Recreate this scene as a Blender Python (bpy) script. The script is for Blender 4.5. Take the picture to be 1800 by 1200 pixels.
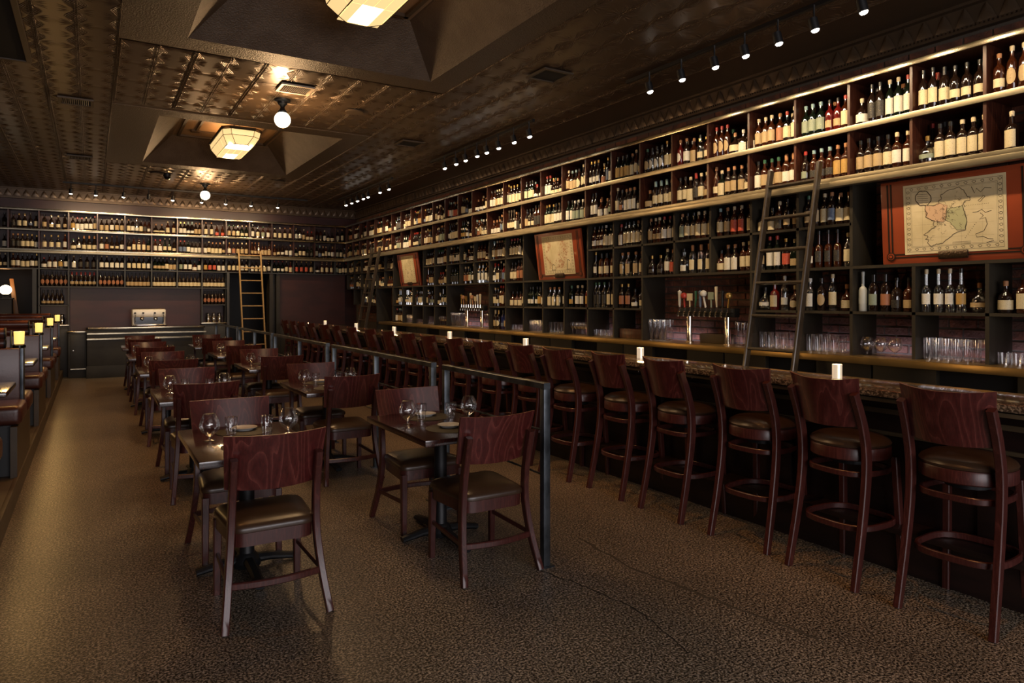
import bpy, bmesh, math, random
from mathutils import Vector, Matrix
PI = math.pi
R = math.radians
for o in list(bpy.data.objects): bpy.data.objects.remove(o)
SC = bpy.context.scene
COL = SC.collection
random.seed(7)

# ------------------------------------------------------------------ camera
CF, CH = 1209.0, 527.7
cam_d = bpy.data.cameras.new('camera'); cam = bpy.data.objects.new('camera', cam_d); COL.objects.link(cam)
cam.location = (0, 0, 1.55); cam.rotation_euler = (R(90), 0, -R(31.43))
cam_d.sensor_width = 36; cam_d.lens = 36 * CF / 1800
cam_d.shift_y = -(600 - CH) / 1800; cam_d.clip_start = .05; cam_d.clip_end = 100
SC.camera = cam
# ------------------------------------------------------------------ world, exposure
W = bpy.data.worlds.new('world'); SC.world = W; W.use_nodes = True
W.node_tree.nodes['Background'].inputs[0].default_value = (.30, .34, .42, 1)
W.node_tree.nodes['Background'].inputs[1].default_value = .02
VS = SC.view_settings
VS.view_transform = 'Standard'; VS.look = 'None'; VS.gamma = 1; VS.use_curve_mapping = False
VS.exposure = 0.7
CY = SC.cycles
CY.max_bounces = 8; CY.diffuse_bounces = 2; CY.glossy_bounces = 4; CY.transmission_bounces = 4
CY.transparent_max_bounces = 24; CY.sample_clamp_indirect = 3.0; CY.sample_clamp_direct = 0
CY.caustics_reflective = False; CY.caustics_refractive = False; CY.use_denoising = True
CY.blur_glossy = .5

def light(name, kind, loc, energy, color, rot=None, aim=None, **kw):
    d = bpy.data.lights.new(name, kind); d.energy = energy; d.color = color
    for k, v in kw.items(): setattr(d, k, v)
    o = bpy.data.objects.new(name, d); COL.objects.link(o); o.location = loc
    if rot: o.rotation_euler = rot
    if aim: o.rotation_euler = (Vector(aim) - Vector(loc)).to_track_quat('-Z', 'Y').to_euler()
    return o
WARM = (1, .42, .12); WARM2 = (1, .60, .28)
# daylight through the storefront windows behind the camera
light('window_daylight', 'AREA', (1.2, -4.2, 1.9), 190, (.96, .90, .92), rot=(R(90), 0, 0), shape='RECTANGLE', size=7, size_y=2.3)

# ------------------------------------------------------------------ materials
MT = {}
def nd(nt, t, **kw):
    n = nt.nodes.new(t)
    for k, v in kw.items(): setattr(n, k, v)
    return n
def mat(name, base, rough=.5, metal=0., spec=.5, coat=0., noise=None, bump=None, emit=None, estr=1., coatr=.1):
    """noise=(scale xyz, colour b, low, high, detail); bump=(scale, strength, distance)"""
    m = bpy.data.materials.new(name); m.use_nodes = True; nt = m.node_tree; b = nt.nodes['Principled BSDF']
    b.inputs['Base Color'].default_value = (*base, 1); b.inputs['Roughness'].default_value = rough
    b.inputs['Metallic'].default_value = metal; b.inputs['Specular IOR Level'].default_value = spec
    b.inputs['Coat Weight'].default_value = coat; b.inputs['Coat Roughness'].default_value = coatr
    if emit:
        b.inputs['Emission Color'].default_value = (*emit, 1); b.inputs['Emission Strength'].default_value = estr
    tc = nd(nt, 'ShaderNodeTexCoord')
    def noi(sc, det=3, dist=0):
        mp = nd(nt, 'ShaderNodeMapping'); mp.inputs['Scale'].default_value = sc if isinstance(sc, tuple) else (sc,) * 3
        n = nd(nt, 'ShaderNodeTexNoise'); n.inputs['Scale'].default_value = 1; n.inputs['Detail'].default_value = det; n.inputs['Distortion'].default_value = dist
        nt.links.new(tc.outputs['Object'], mp.inputs[0]); nt.links.new(mp.outputs[0], n.inputs['Vector']); return n
    if noise:
        sc, cb, lo, hi = noise[:4]; n = noi(sc, noise[4] if len(noise) > 4 else 3, noise[5] if len(noise) > 5 else 0)
        r = nd(nt, 'ShaderNodeValToRGB'); r.color_ramp.elements[0].position = lo; r.color_ramp.elements[1].position = hi
        r.color_ramp.elements[0].color = (*base, 1); r.color_ramp.elements[1].color = (*cb, 1)
        nt.links.new(n.outputs['Fac'], r.inputs[0]); nt.links.new(r.outputs[0], b.inputs['Base Color'])
    if bump:
        n = noi(bump[0]); bp = nd(nt, 'ShaderNodeBump'); bp.inputs['Strength'].default_value = bump[1]; bp.inputs['Distance'].default_value = bump[2]
        nt.links.new(n.outputs['Fac'], bp.inputs['Height']); nt.links.new(bp.outputs[0], b.inputs['Normal'])
    MT[name] = m; return m

def wood(name, dark, lite, scale=(26, 26, 2.2), rough=.28, coat=.3):
    m = bpy.data.materials.new(name); m.use_nodes = True; nt = m.node_tree; b = nt.nodes['Principled BSDF']
    tc = nd(nt, 'ShaderNodeTexCoord'); mp = nd(nt, 'ShaderNodeMapping'); mp.inputs['Scale'].default_value = scale
    oi = nd(nt, 'ShaderNodeObjectInfo'); ad = nd(nt, 'ShaderNodeVectorMath', operation='ADD'); ml = nd(nt, 'ShaderNodeMath', operation='MULTIPLY'); ml.inputs[1].default_value = 9
    nt.links.new(oi.outputs['Random'], ml.inputs[0]); nt.links.new(tc.outputs['Object'], ad.inputs[0]); nt.links.new(ml.outputs[0], ad.inputs[1])
    nt.links.new(ad.outputs[0], mp.inputs[0])
    n1 = nd(nt, 'ShaderNodeTexNoise'); n1.inputs['Scale'].default_value = .35; n1.inputs['Detail'].default_value = 1.5; n1.inputs['Distortion'].default_value = .3
    nt.links.new(mp.outputs[0], n1.inputs['Vector'])
    m1 = nd(nt, 'ShaderNodeMath', operation='MULTIPLY'); m1.inputs[1].default_value = 13; nt.links.new(n1.outputs['Fac'], m1.inputs[0])
    m2 = nd(nt, 'ShaderNodeMath', operation='FRACT'); nt.links.new(m1.outputs[0], m2.inputs[0])
    r1 = nd(nt, 'ShaderNodeValToRGB'); e = r1.color_ramp.elements; e[0].position = 0; e[0].color = (*lite, 1); e[1].position = .16; e[1].color = (*[a * .6 + c * .4 for a, c in zip(dark, lite)], 1)
    x = e.new(.5); x.color = (*dark, 1); x = e.new(1); x.color = (*[a * .85 + c * .15 for a, c in zip(dark, lite)], 1)
    nt.links.new(m2.outputs[0], r1.inputs[0])
    n2 = nd(nt, 'ShaderNodeTexNoise'); n2.inputs['Scale'].default_value = 7; n2.inputs['Detail'].default_value = 3; nt.links.new(mp.outputs[0], n2.inputs['Vector'])
    mx = nd(nt, 'ShaderNodeMixRGB', blend_type='MULTIPLY'); mx.inputs[0].default_value = .7; nt.links.new(r1.outputs[0], mx.inputs[1])
    r2 = nd(nt, 'ShaderNodeValToRGB'); r2.color_ramp.elements[0].position = .3; r2.color_ramp.elements[0].color = (.55, .55, .55, 1); r2.color_ramp.elements[1].position = .62; r2.color_ramp.elements[1].color = (1.15, 1.1, 1.1, 1)
    nt.links.new(n2.outputs['Fac'], r2.inputs[0]); nt.links.new(r2.outputs[0], mx.inputs[2]); nt.links.new(mx.outputs[0], b.inputs['Base Color'])
    b.inputs['Roughness'].default_value = rough; b.inputs['Coat Weight'].default_value = coat; b.inputs['Coat Roughness'].default_value = .22
    MT[name] = m; return m

def glass(name, tint, gloss=1.0, op=0.0):
    """thin-walled clear glass: fresnel mix of see-through and mirror"""
    m = bpy.data.materials.new(name); m.use_nodes = True; nt = m.node_tree; nt.nodes.clear()
    o = nd(nt, 'ShaderNodeOutputMaterial'); t = nd(nt, 'ShaderNodeBsdfTransparent'); g = nd(nt, 'ShaderNodeBsdfGlossy')
    t.inputs[0].default_value = (*tint, 1); g.inputs['Roughness'].default_value = .04; g.inputs[0].default_value = (gloss,) * 3 + (1,)
    lw = nd(nt, 'ShaderNodeLayerWeight'); lw.inputs[0].default_value = .33
    mr = nd(nt, 'ShaderNodeMapRange'); mr.inputs['To Min'].default_value = .10 + op; mr.inputs['To Max'].default_value = .8
    nt.links.new(lw.outputs['Facing'], mr.inputs[0])
    mx = nd(nt, 'ShaderNodeMixShader'); nt.links.new(mr.outputs[0], mx.inputs[0]); nt.links.new(t.outputs[0], mx.inputs[1]); nt.links.new(g.outputs[0], mx.inputs[2])
    nt.links.new(mx.outputs[0], o.inputs[0]); MT[name] = m; return m

def floor_mat():
    m = bpy.data.materials.new('aggregate_concrete'); m.use_nodes = True; nt = m.node_tree; b = nt.nodes['Principled BSDF']
    tc = nd(nt, 'ShaderNodeTexCoord'); L = nt.links.new
    v = nd(nt, 'ShaderNodeTexVoronoi'); v.inputs['Scale'].default_value = 110; L(tc.outputs['Object'], v.inputs['Vector'])
    n = nd(nt, 'ShaderNodeTexNoise'); n.inputs['Scale'].default_value = 92; n.inputs['Detail'].default_value = 2; n.inputs['Roughness'].default_value = .7; L(tc.outputs['Object'], n.inputs['Vector'])
    r = nd(nt, 'ShaderNodeValToRGB'); e = r.color_ramp.elements; e[0].position = .42; e[0].color = (.016, .014, .012, 1); e[1].position = .58; e[1].color = (.48, .41, .335, 1)
    x = e.new(.50); x.color = (.18, .14, .095, 1)
    L(n.outputs['Fac'], r.inputs[0])
    sp = nd(nt, 'ShaderNodeSeparateColor'); L(v.outputs['Color'], sp.inputs[0])
    r3 = nd(nt, 'ShaderNodeValToRGB'); r3.color_ramp.elements[0].color = (.35, .35, .35, 1); r3.color_ramp.elements[1].color = (1.25, 1.2, 1.1, 1); L(sp.outputs[0], r3.inputs[0])
    mx = nd(nt, 'ShaderNodeMixRGB', blend_type='MULTIPLY'); mx.inputs[0].default_value = .8; L(r.outputs[0], mx.inputs[1]); L(r3.outputs[0], mx.inputs[2])
    # broad wear
    n2 = nd(nt, 'ShaderNodeTexNoise'); n2.inputs['Scale'].default_value = .9; n2.inputs['Detail'].default_value = 4; L(tc.outputs['Object'], n2.inputs['Vector'])
    r2 = nd(nt, 'ShaderNodeValToRGB'); r2.color_ramp.elements[0].position = .35; r2.color_ramp.elements[0].color = (.62, .62, .62, 1); r2.color_ramp.elements[1].position = .6; r2.color_ramp.elements[1].color = (1, 1, 1, 1); L(n2.outputs['Fac'], r2.inputs[0])
    m2 = nd(nt, 'ShaderNodeMixRGB', blend_type='MULTIPLY'); m2.inputs[0].default_value = .8; L(mx.outputs[0], m2.inputs[1]); L(r2.outputs[0], m2.inputs[2])
    L(m2.outputs[0], b.inputs['Base Color']); b.inputs['Roughness'].default_value = .33
    bp = nd(nt, 'ShaderNodeBump'); bp.inputs['Strength'].default_value = .25; bp.inputs['Distance'].default_value = .002; L(n.outputs['Fac'], bp.inputs['Height']); L(bp.outputs[0], b.inputs['Normal'])
    MT['floor'] = m
floor_mat()
CHW = wood('cherry_wood', (.066, .0105, .0095), (.16, .040, .032), (17, 17, 1.1), .32, .6)
LEG = wood('cherry_leg', (.055, .0135, .0105), (.095, .026, .020), (30, 30, 3), .34, .1)
mat('cherry_edge', (.30, .115, .06), .35, coat=.3)
TBL = wood('table_wood', (.030, .0085, .006), (.075, .022, .013), (20, 2.2, 20), .15, 1.0)
SHW = wood('shelf_wood', (.040, .011, .006), (.09, .028, .013), (20, 20, 2.5), .35, .3)
LDW = wood('ladder_wood', (.030, .021, .013), (.065, .048, .028), (30, 30, 3), .35, .3)
LDB = wood('ladder_blond', (.42, .27, .11), (.55, .38, .18), (30, 30, 3), .35, .3)
mat('vinyl', (.040, .019, .009), .34, coat=.25, bump=(140, .12, .002), noise=((5, 5, 5), (.05, .026, .014), .4, .7), coatr=.3)
mat('leather', (.070, .020, .013), .33, coat=.12, bump=(60, .2, .003), noise=((6, 6, 6), (.10, .032, .02), .4, .65), coatr=.25)
mat('rail_plate', (.50, .44, .30), .36, .9, bump=((3, 3, 160), .05, .001), noise=((4, 4, 30), (.36, .31, .21), .35, .65))
mat('steel', (.50, .44, .32), .20, 1, bump=((3, 3, 160), .05, .001), noise=((4, 4, 30), (.36, .31, .22), .35, .65))
mat('rail_steel', (.10, .115, .13), .36, .75, bump=(70, .15, .002), noise=((9, 9, 5), (.03, .035, .04), .42, .62))
mat('stair_wood', (.38, .17, .05), .45)
mat('brass_trim', (.46, .30, .11), .34, .9, noise=((3, 3, 3), (.34, .22, .08), .35, .65))
mat('machine_steel', (.9, .85, .74), .42, .35)
mat('black_iron', (.012, .013, .015), .45, .3, bump=(80, .2, .002))
mat('black', (.008, .008, .009), .5)
mat('black_gloss', (.006, .006, .007), .12)
mat('chrome', (.85, .78, .66), .10, 1)
mat('olive_paint', (.027, .022, .014), .5, noise=((3, 3, 3), (.020, .016, .010), .35, .65))
mat('grey_paint', (.045, .047, .048), .5, noise=((3, 3, 3), (.030, .031, .033), .35, .65))
mat('curb_paint', (.085, .058, .030), .45, noise=((3, 3, 3), (.06, .04, .02), .35, .65))
mat('plum_paint', (.050, .013, .011), .42, noise=((2, 2, 6), (.036, .010, .009), .4, .6))
mat('tin', (.105, .070, .043), .34, .45)
mat('plaster', (.125, .088, .060), .50, bump=(80, 1, .012), noise=((5, 5, 5), (.10, .068, .045), .4, .6))
mat('plaster_dark', (.075, .050, .030), .45, bump=(80, 1, .010))
mat('plaster_smooth', (.30, .20, .12), .55)
mat('brick_red', (.24, .085, .048), .8, bump=(45, .9, .010), noise=((12, 12, 12), (.10, .045, .032), .35, .62, 5))
mat('brick_dark', (.13, .06, .042), .85, bump=(45, .9, .010), noise=((12, 12, 12), (.16, .085, .06), .45, .7, 5))
mat('mortar', (.09, .075, .06), .9, bump=(60, .7, .006))
mat('granite', (.050, .034, .022), .10, coat=.4, noise=((70, 70, 70), (.36, .26, .17), .46, .70, 6, .8))
mat('bar_front', (.012, .006, .005), .4, noise=((2, 2, 14), (.02, .009, .007), .4, .6))
mat('paper', (.66, .56, .34), .75, noise=((5, 5, 5), (.54, .45, .25), .4, .65, 5))
mat('ink', (.05, .035, .02), .8); mat('ink_soft', (.30, .24, .13), .8)
mat('pink_wash', (.60, .40, .24), .8); mat('green_wash', (.42, .41, .22), .8)
mat('red_hatch', (.42, .17, .08), .8)
mat('frame_red', (.30, .055, .018), .35, coat=.3, noise=((3, 12, 3), (.22, .04, .014), .35, .65))
mat('frame_dark', (.02, .012, .008), .35)
mat('frame_gold', (.20, .12, .04), .4, .3)
mat('plaque', (.05, .03, .015), .35, .6, bump=(90, .9, .006))
mat('opal', (1, .95, .8), .3, emit=(1, .86, .62), estr=3.2)
mat('art_glass', (1, .85, .5), .3, emit=(1, .66, .28), estr=.62)
mat('art_glass_hot', (1, .9, .7), .3, emit=(1, .80, .48), estr=3.2)
mat('candle_glow', (1, .8, .4), .3, emit=(1, .72, .30), estr=1.3)
mat('lamp_shade', (1, .85, .45), .35, emit=(1, .62, .15), estr=.78)
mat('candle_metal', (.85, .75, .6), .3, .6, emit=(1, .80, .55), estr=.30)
mat('bulb', (1, 1, 1), .3, emit=(1, .92, .8), estr=9)
mat('porcelain', (.75, .74, .70), .2)
mat('placemat', (.055, .045, .026), .6, bump=((200, 200, 200), .4, .002))
mat('dark_hole', (.003, .003, .003), .9)
mat('cream_vent', (.42, .33, .24), .5); mat('vent_brown', (.07, .048, .03), .5)
glass('glassware', (.97, .97, .97)); glass('clear_bottle', (.82, .84, .82), op=.05)
glass('pane_dark', (.55, .5, .4))
# bottles
mat('b_dark', (.012, .006, .004), .07, coat=.5, coatr=.03); mat('b_amber', (.035, .009, .003), .07, coat=.5, coatr=.03)
mat('b_green', (.004, .007, .004), .07, coat=.5, coatr=.03); mat('b_red', (.09, .006, .005), .08, coat=.5, coatr=.03)
mat('b_white', (.45, .46, .42), .4); mat('b_blue', (.01, .015, .08), .08)
def label_mat(name, base, ink, k=1.):
    m = bpy.data.materials.new(name); m.use_nodes = True; nt = m.node_tree; b = nt.nodes['Principled BSDF']; L = nt.links.new
    tc = nd(nt, 'ShaderNodeTexCoord'); oi = nd(nt, 'ShaderNodeObjectInfo')
    mp = nd(nt, 'ShaderNodeMapping'); mp.inputs['Scale'].default_value = (260, 260, 420)
    ad = nd(nt, 'ShaderNodeVectorMath', operation='ADD'); L(tc.outputs['Object'], ad.inputs[0]); L(oi.outputs['Random'], ad.inputs[1]); L(ad.outputs[0], mp.inputs[0])
    n = nd(nt, 'ShaderNodeTexNoise'); n.inputs['Scale'].default_value = .55; n.inputs['Detail'].default_value = 2; L(mp.outputs[0], n.inputs['Vector'])
    r = nd(nt, 'ShaderNodeValToRGB'); e = r.color_ramp.elements; e[0].position = .30; e[0].color = (*[i*.5+b_*.5 for i,b_ in zip(ink,base)], 1); e[1].position = .42; e[1].color = (*base, 1); L(n.outputs['Fac'], r.inputs[0])
    L(r.outputs[0], b.inputs['Base Color']); b.inputs['Roughness'].default_value = .55; MT[name] = m
label_mat('l_cream', (.62, .53, .33), (.10, .06, .03)); label_mat('l_white', (.68, .65, .55), (.16, .14, .12)); label_mat('l_tan', (.42, .30, .15), (.06, .03, .02))
label_mat('l_black', (.02, .018, .016), (.30, .24, .12)); label_mat('l_red', (.45, .06, .03), (.6, .5, .3)); label_mat('l_green', (.22, .26, .19), (.5, .5, .3))
label_mat('l_gold', (.45, .27, .07), (.08, .04, .02)); label_mat('l_blue', (.09, .13, .22), (.5, .5, .4)); label_mat('l_orange', (.34, .13, .06), (.1, .2, .1))
mat('c_black', (.01, .01, .01), .3); mat('c_gold', (.45, .28, .08), .3, .8); mat('c_cream', (.6, .5, .32), .5); mat('c_red', (.35, .03, .02), .35)
mat('c_cork', (.38, .18, .08), .7); mat('c_green', (.03, .10, .05), .35); mat('c_blue', (.25, .38, .38), .4); mat('c_white', (.6, .58, .52), .4)

# ------------------------------------------------------------------ mesh helpers
class MB:
    def __init__(s): s.v = []; s.f = []; s.m = []; s.sm = []
    def add(s, vs, fs, mi=0, smooth=False):
        o = len(s.v); s.v += [tuple(p) for p in vs]; s.f += [[o + i for i in f] for f in fs]; s.m += [mi] * len(fs); s.sm += [smooth] * len(fs); return s
    def box(s, x0, x1, y0, y1, z0, z1, mi=0):
        if x0 > x1: x0, x1 = x1, x0
        if y0 > y1: y0, y1 = y1, y0
        if z0 > z1: z0, z1 = z1, z0
        v = [(x0, y0, z0), (x1, y0, z0), (x1, y1, z0), (x0, y1, z0), (x0, y0, z1), (x1, y0, z1), (x1, y1, z1), (x0, y1, z1)]
        return s.add(v, [[0, 3, 2, 1], [4, 5, 6, 7], [0, 1, 5, 4], [1, 2, 6, 5], [2, 3, 7, 6], [3, 0, 4, 7]], mi)
    def sweep(s, path, sec, up=(0, 0, 1), mi=0, smooth=False, scale=None, closed=False):
        """sec: list of 2-D points (side, up) swept along path"""
        P = [Vector(p) for p in path]; n = len(P); k = len(sec); vs = []; up = Vector(up)
        for i, p in enumerate(P):
            if closed: t = P[(i + 1) % n] - P[i - 1]
            else: t = P[min(i + 1, n - 1)] - P[max(i - 1, 0)]
            t.normalize(); side = t.cross(up)
            if side.length < 1e-4: side = t.cross(Vector((1, 0, 0)))
            side.normalize(); u = side.cross(t).normalized(); q = scale[i] if scale else 1
            q = q if isinstance(q, tuple) else (q, q)
            vs += [p + side * a * q[0] + u * b * q[1] for a, b in sec]
        fs = []
        for i in range(n if closed else n - 1):
            j = (i + 1) % n
            fs += [[i * k + c, i * k + (c + 1) % k, j * k + (c + 1) % k, j * k + c] for c in range(k)]
        if not closed: fs += [list(range(k))[::-1], [(n - 1) * k + c for c in range(k)]]
        return s.add(vs, fs, mi, smooth)
    def tube(s, path, r, n=8, up=(0, 0, 1), mi=0, scale=None, closed=False):
        return s.sweep(path, [(r * math.cos(2 * PI * i / n), r * math.sin(2 * PI * i / n)) for i in range(n)], up, mi, True, scale, closed)
    def bar(s, path, w, h, up=(0, 0, 1), mi=0, c=.22, scale=None, closed=False):
        a, b = w / 2, h / 2; q = min(w, h) * c
        sec = [(-a, -b + q), (-a + q, -b), (a - q, -b), (a, -b + q), (a, b - q), (a - q, b), (-a + q, b), (-a, b - q)]
        return s.sweep(path, sec, up, mi, False, scale, closed)
    def lathe(s, prof, n=16, c=(0, 0, 0), mi=0, axis='Z', smooth=True, sq=None):
        vs = []; fs = []; k = len(prof)
        for r, z in prof:
            for i in range(n):
                a = 2 * PI * i / n; q = 1
                if sq: q = 1 / max(abs(math.cos(a)) ** sq + abs(math.sin(a)) ** sq, 1e-6) ** (1 / sq)
                x, y = r * q * math.cos(a), r * q * math.sin(a)
                p = (x, y, z) if axis == 'Z' else ((z, x, y) if axis == 'X' else (y, z, x))
                vs.append((p[0] + c[0], p[1] + c[1], p[2] + c[2]))
        for j in range(k - 1): fs += [[j * n + i, j * n + (i + 1) % n, (j + 1) * n + (i + 1) % n, (j + 1) * n + i] for i in range(n)]
        if prof[0][0] > 1e-5: fs.append([i for i in range(n)][::-1])
        if prof[-1][0] > 1e-5: fs.append([(k - 1) * n + i for i in range(n)])
        return s.add(vs, fs, mi, smooth)
    def prism(s, poly, a0, a1, axis='Z', mi=0):
        """poly of 2-D points extruded between a0 and a1 on the axis; X: (y,z)  Y: (x,z)  Z: (x,y)"""
        n = len(poly)
        f = {'X': lambda p, a: (a, p[0], p[1]), 'Y': lambda p, a: (p[0], a, p[1]), 'Z': lambda p, a: (p[0], p[1], a)}[axis]
        vs = [f(p, a0) for p in poly] + [f(p, a1) for p in poly]
        return s.add(vs, [list(range(n))[::-1], list(range(n, 2 * n))] + [[i, (i + 1) % n, n + (i + 1) % n, n + i] for i in range(n)], mi)
    def mesh(s, name, mats, bevel=0, seg=2, ang=35):
        me = bpy.data.meshes.new(name); me.from_pydata(s.v, [], s.f)
        for m in (mats if isinstance(mats, (list, tuple)) else [mats]): me.materials.append(MT[m] if isinstance(m, str) else m)
        me.polygons.foreach_set('material_index', s.m); me.polygons.foreach_set('use_smooth', s.sm)
        bm = bmesh.new(); bm.from_mesh(me); bmesh.ops.recalc_face_normals(bm, faces=bm.faces)
        if bevel:
            es = [e for e in bm.edges if len(e.link_faces) == 2 and e.calc_face_angle(0) > R(ang)]
            bmesh.ops.bevel(bm, geom=es, offset=bevel, segments=seg, profile=.6, affect='EDGES', clamp_overlap=True)
        bm.to_mesh(me); bm.free(); me.update(); me.set_sharp_from_angle(angle=R(38)); return me

def link(name, me, parent=None, loc=None, rot=None):
    o = bpy.data.objects.new(name, me); COL.objects.link(o)
    if parent: o.parent = parent
    if loc: o.location = loc
    if rot: o.rotation_euler = rot
    return o
def obj(name, mb, mats, parent=None, loc=None, bevel=0, rot=None, seg=2): return link(name, mb.mesh(name, mats, bevel, seg), parent, loc, rot)
def tag(o, label, cat, group=None, kind=None):
    o['label'] = label; o['category'] = cat
    if group: o['group'] = group
    if kind: o['kind'] = kind
    return o
def thing(name, label, cat, loc=(0, 0, 0), rz=0, group=None):
    o = link(name, None, None, loc, (0, 0, rz)); return tag(o, label, cat, group)
def struct(name, mb, mats, bevel=0):
    o = obj(name, mb, mats, None, None, bevel); o['kind'] = 'structure'; return o
def kids(o): return [c for c in ALLK.get(o.name, [])]
ALLK = {}
def dup(root, loc, rz=0, label=None, group=None, parent=None):
    r = root.copy(); COL.objects.link(r); r.location = loc; r.rotation_euler = (0, 0, rz)
    if label: r['label'] = label
    if group: r['group'] = group
    for ch in root.children:
        c = ch.copy(); COL.objects.link(c); c.parent = r
        for g in ch.children:
            d = g.copy(); COL.objects.link(d); d.parent = c
    return r
ORD = ['first', 'second', 'third', 'fourth', 'fifth', 'sixth', 'seventh', 'eighth', 'ninth', 'tenth', 'eleventh', 'twelfth', 'thirteenth', 'fourteenth',
       'fifteenth', 'sixteenth', 'seventeenth', 'eighteenth', 'nineteenth', 'twentieth', 'twenty-first', 'twenty-second', 'twenty-third', 'twenty-fourth']
# ------------------------------------------------------------------ room
XW, YB, ZC = 5.70, 16.88, 3.80
mb = MB().box(-3.4, 5.9, -4.8, 19.6, -.1, 0); struct('floor', mb, 'floor')
# two faint cracks in the slab (thin strips of dark filler)
def crack(pts, w):
    m = MB(); P = [Vector((x, y, .0012)) for x, y in pts]; vs = []; rnd = random.Random(3)
    Q = []
    for a, b in zip(P, P[1:]):
        for i in range(8):
            q = a.lerp(b, i / 8); Q.append(q + Vector((rnd.uniform(-.012, .012), rnd.uniform(-.012, .012), 0)))
    for i, q in enumerate(Q):
        t = (Q[min(i + 1, len(Q) - 1)] - Q[max(i - 1, 0)]).normalized(); s = Vector((-t.y, t.x, 0)) * w * rnd.uniform(.4, 1)
        vs += [q - s, q + s]
    m.add(vs, [[2 * i, 2 * i + 1, 2 * i + 3, 2 * i + 2] for i in range(len(Q) - 1)]); return m
fl = bpy.data.objects['floor']
mat('crack_fill', (.030, .026, .020), .6); mat('crack_patch', (.075, .062, .044), .5)
obj('crack', crack([(2.20, 3.30), (2.28, 2.95), (2.33, 2.62), (2.28, 2.35), (2.22, 2.15)], .006), 'crack_fill', fl)
obj('crack', crack([(2.72, 3.6), (2.66, 3.05), (2.72, 2.7), (2.78, 2.3), (2.84, 1.9)], .014), 'crack_patch', fl)
struct('wall_left', MB().box(-3.5, -3.3, -4.8, 17.2, 0, 4.3), 'plum_paint')
struct('wall_right', MB().box(XW + .008, XW + .3, -4.8, 17.2, 0, 4.3), 'mortar')
struct('wall_back', MB().box(-3.4, 5.9, YB, YB + .2, 2.20, 4.3).box(-.89, 2.62, YB, YB + .2, 0, 2.20).box(3.60, 5.9, YB, YB + .2, 0, 2.20), 'plum_paint')
struct('wall_rear', MB().box(-3.4, 5.9, 19.4, 19.6, 0, 4.3).box(-3.6, -3.4, 17.0, 19.6, 0, 4.3).box(5.7, 5.9, 17.08, 19.6, 0, 4.3).box(-3.4, 5.9, 17.08, 19.6, 2.9, 3.0), 'black')
wf = struct('wall_front', MB().box(-3.4, 5.9, -4.8, -4.6, 0, .7).box(-3.4, 5.9, -4.8, -4.6, 3.1, 4.3).box(-3.4, -2.4, -4.8, -4.6, .7, 3.1).box(4.8, 5.9, -4.8, -4.6, .7, 3.1), 'plum_paint')
m = MB()
for x in (-2.4, -.6, 1.2, 3.0, 4.76): m.box(x, x + .05, -4.75, -4.66, .7, 3.1)
m.box(-2.4, 4.8, -4.75, -4.66, .7, .76).box(-2.4, 4.8, -4.75, -4.66, 3.04, 3.1); struct('window_1', m, 'black_iron')

# ---- bricks
wr = bpy.data.objects['wall_right']
BL, BH = .205, .0745
def brick_mesh(q):
    rnd = random.Random(q); m = MB(); a, b = BL - .011, BH - .011
    v = [(0, 0, 0), (0, a, 0), (0, a, b), (0, 0, b)]
    f = [(-.012 + rnd.uniform(-.004, .004), .004 + rnd.uniform(0, .004), .004), (-.012 + rnd.uniform(-.004, .004), a - .005, .003), (-.012 + rnd.uniform(-.004, .004), a - .004, b - .005), (-.012 + rnd.uniform(-.004, .004), .005, b - .004)]
    m.add(v + f, [[4, 5, 6, 7], [0, 1, 5, 4], [1, 2, 6, 5], [2, 3, 7, 6], [3, 0, 4, 7]]); return m
BM = [brick_mesh(i).mesh('brick', ['brick_red' if i % 3 else 'brick_dark']) for i in range(6)]
rest = MB(); rnd = random.Random(11); nb = 0
r = 0; z = 1.04
while z < 3.56:
    y = .55 + (BL / 2 if r % 2 else 0)
    while y < 16.6:
        single = (1.08 < z < 1.80 and 1.9 < y < 7.5) or (z > 3.36 and 2.0 < y < 5.4)
        if single and nb < 300:
            link('brick', BM[rnd.randrange(6)], wr, (XW + .010, y, z)); nb += 1
        else:
            a, b = BL - .011, BH - .011; j = rnd.uniform(-.004, .004)
            rest.add([(XW + .01, y, z), (XW + .01, y + a, z), (XW + .01, y + a, z + b), (XW + .01, y, z + b), (XW - .003 + j, y + .004, z + .004), (XW - .003 - j, y + a - .004, z + .004), (XW - .003 + j, y + a - .004, z + b - .004), (XW - .003, y + .004, z + b - .004)],
                     [[4, 5, 6, 7], [0, 1, 5, 4], [1, 2, 6, 5], [2, 3, 7, 6], [3, 0, 4, 7]], 0 if rnd.random() < .5 else 1)
        y += BL
    z += BH; r += 1
o = obj('brickwork', rest, ['brick_red', 'brick_dark'], wr); o['kind'] = 'stuff'

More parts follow.
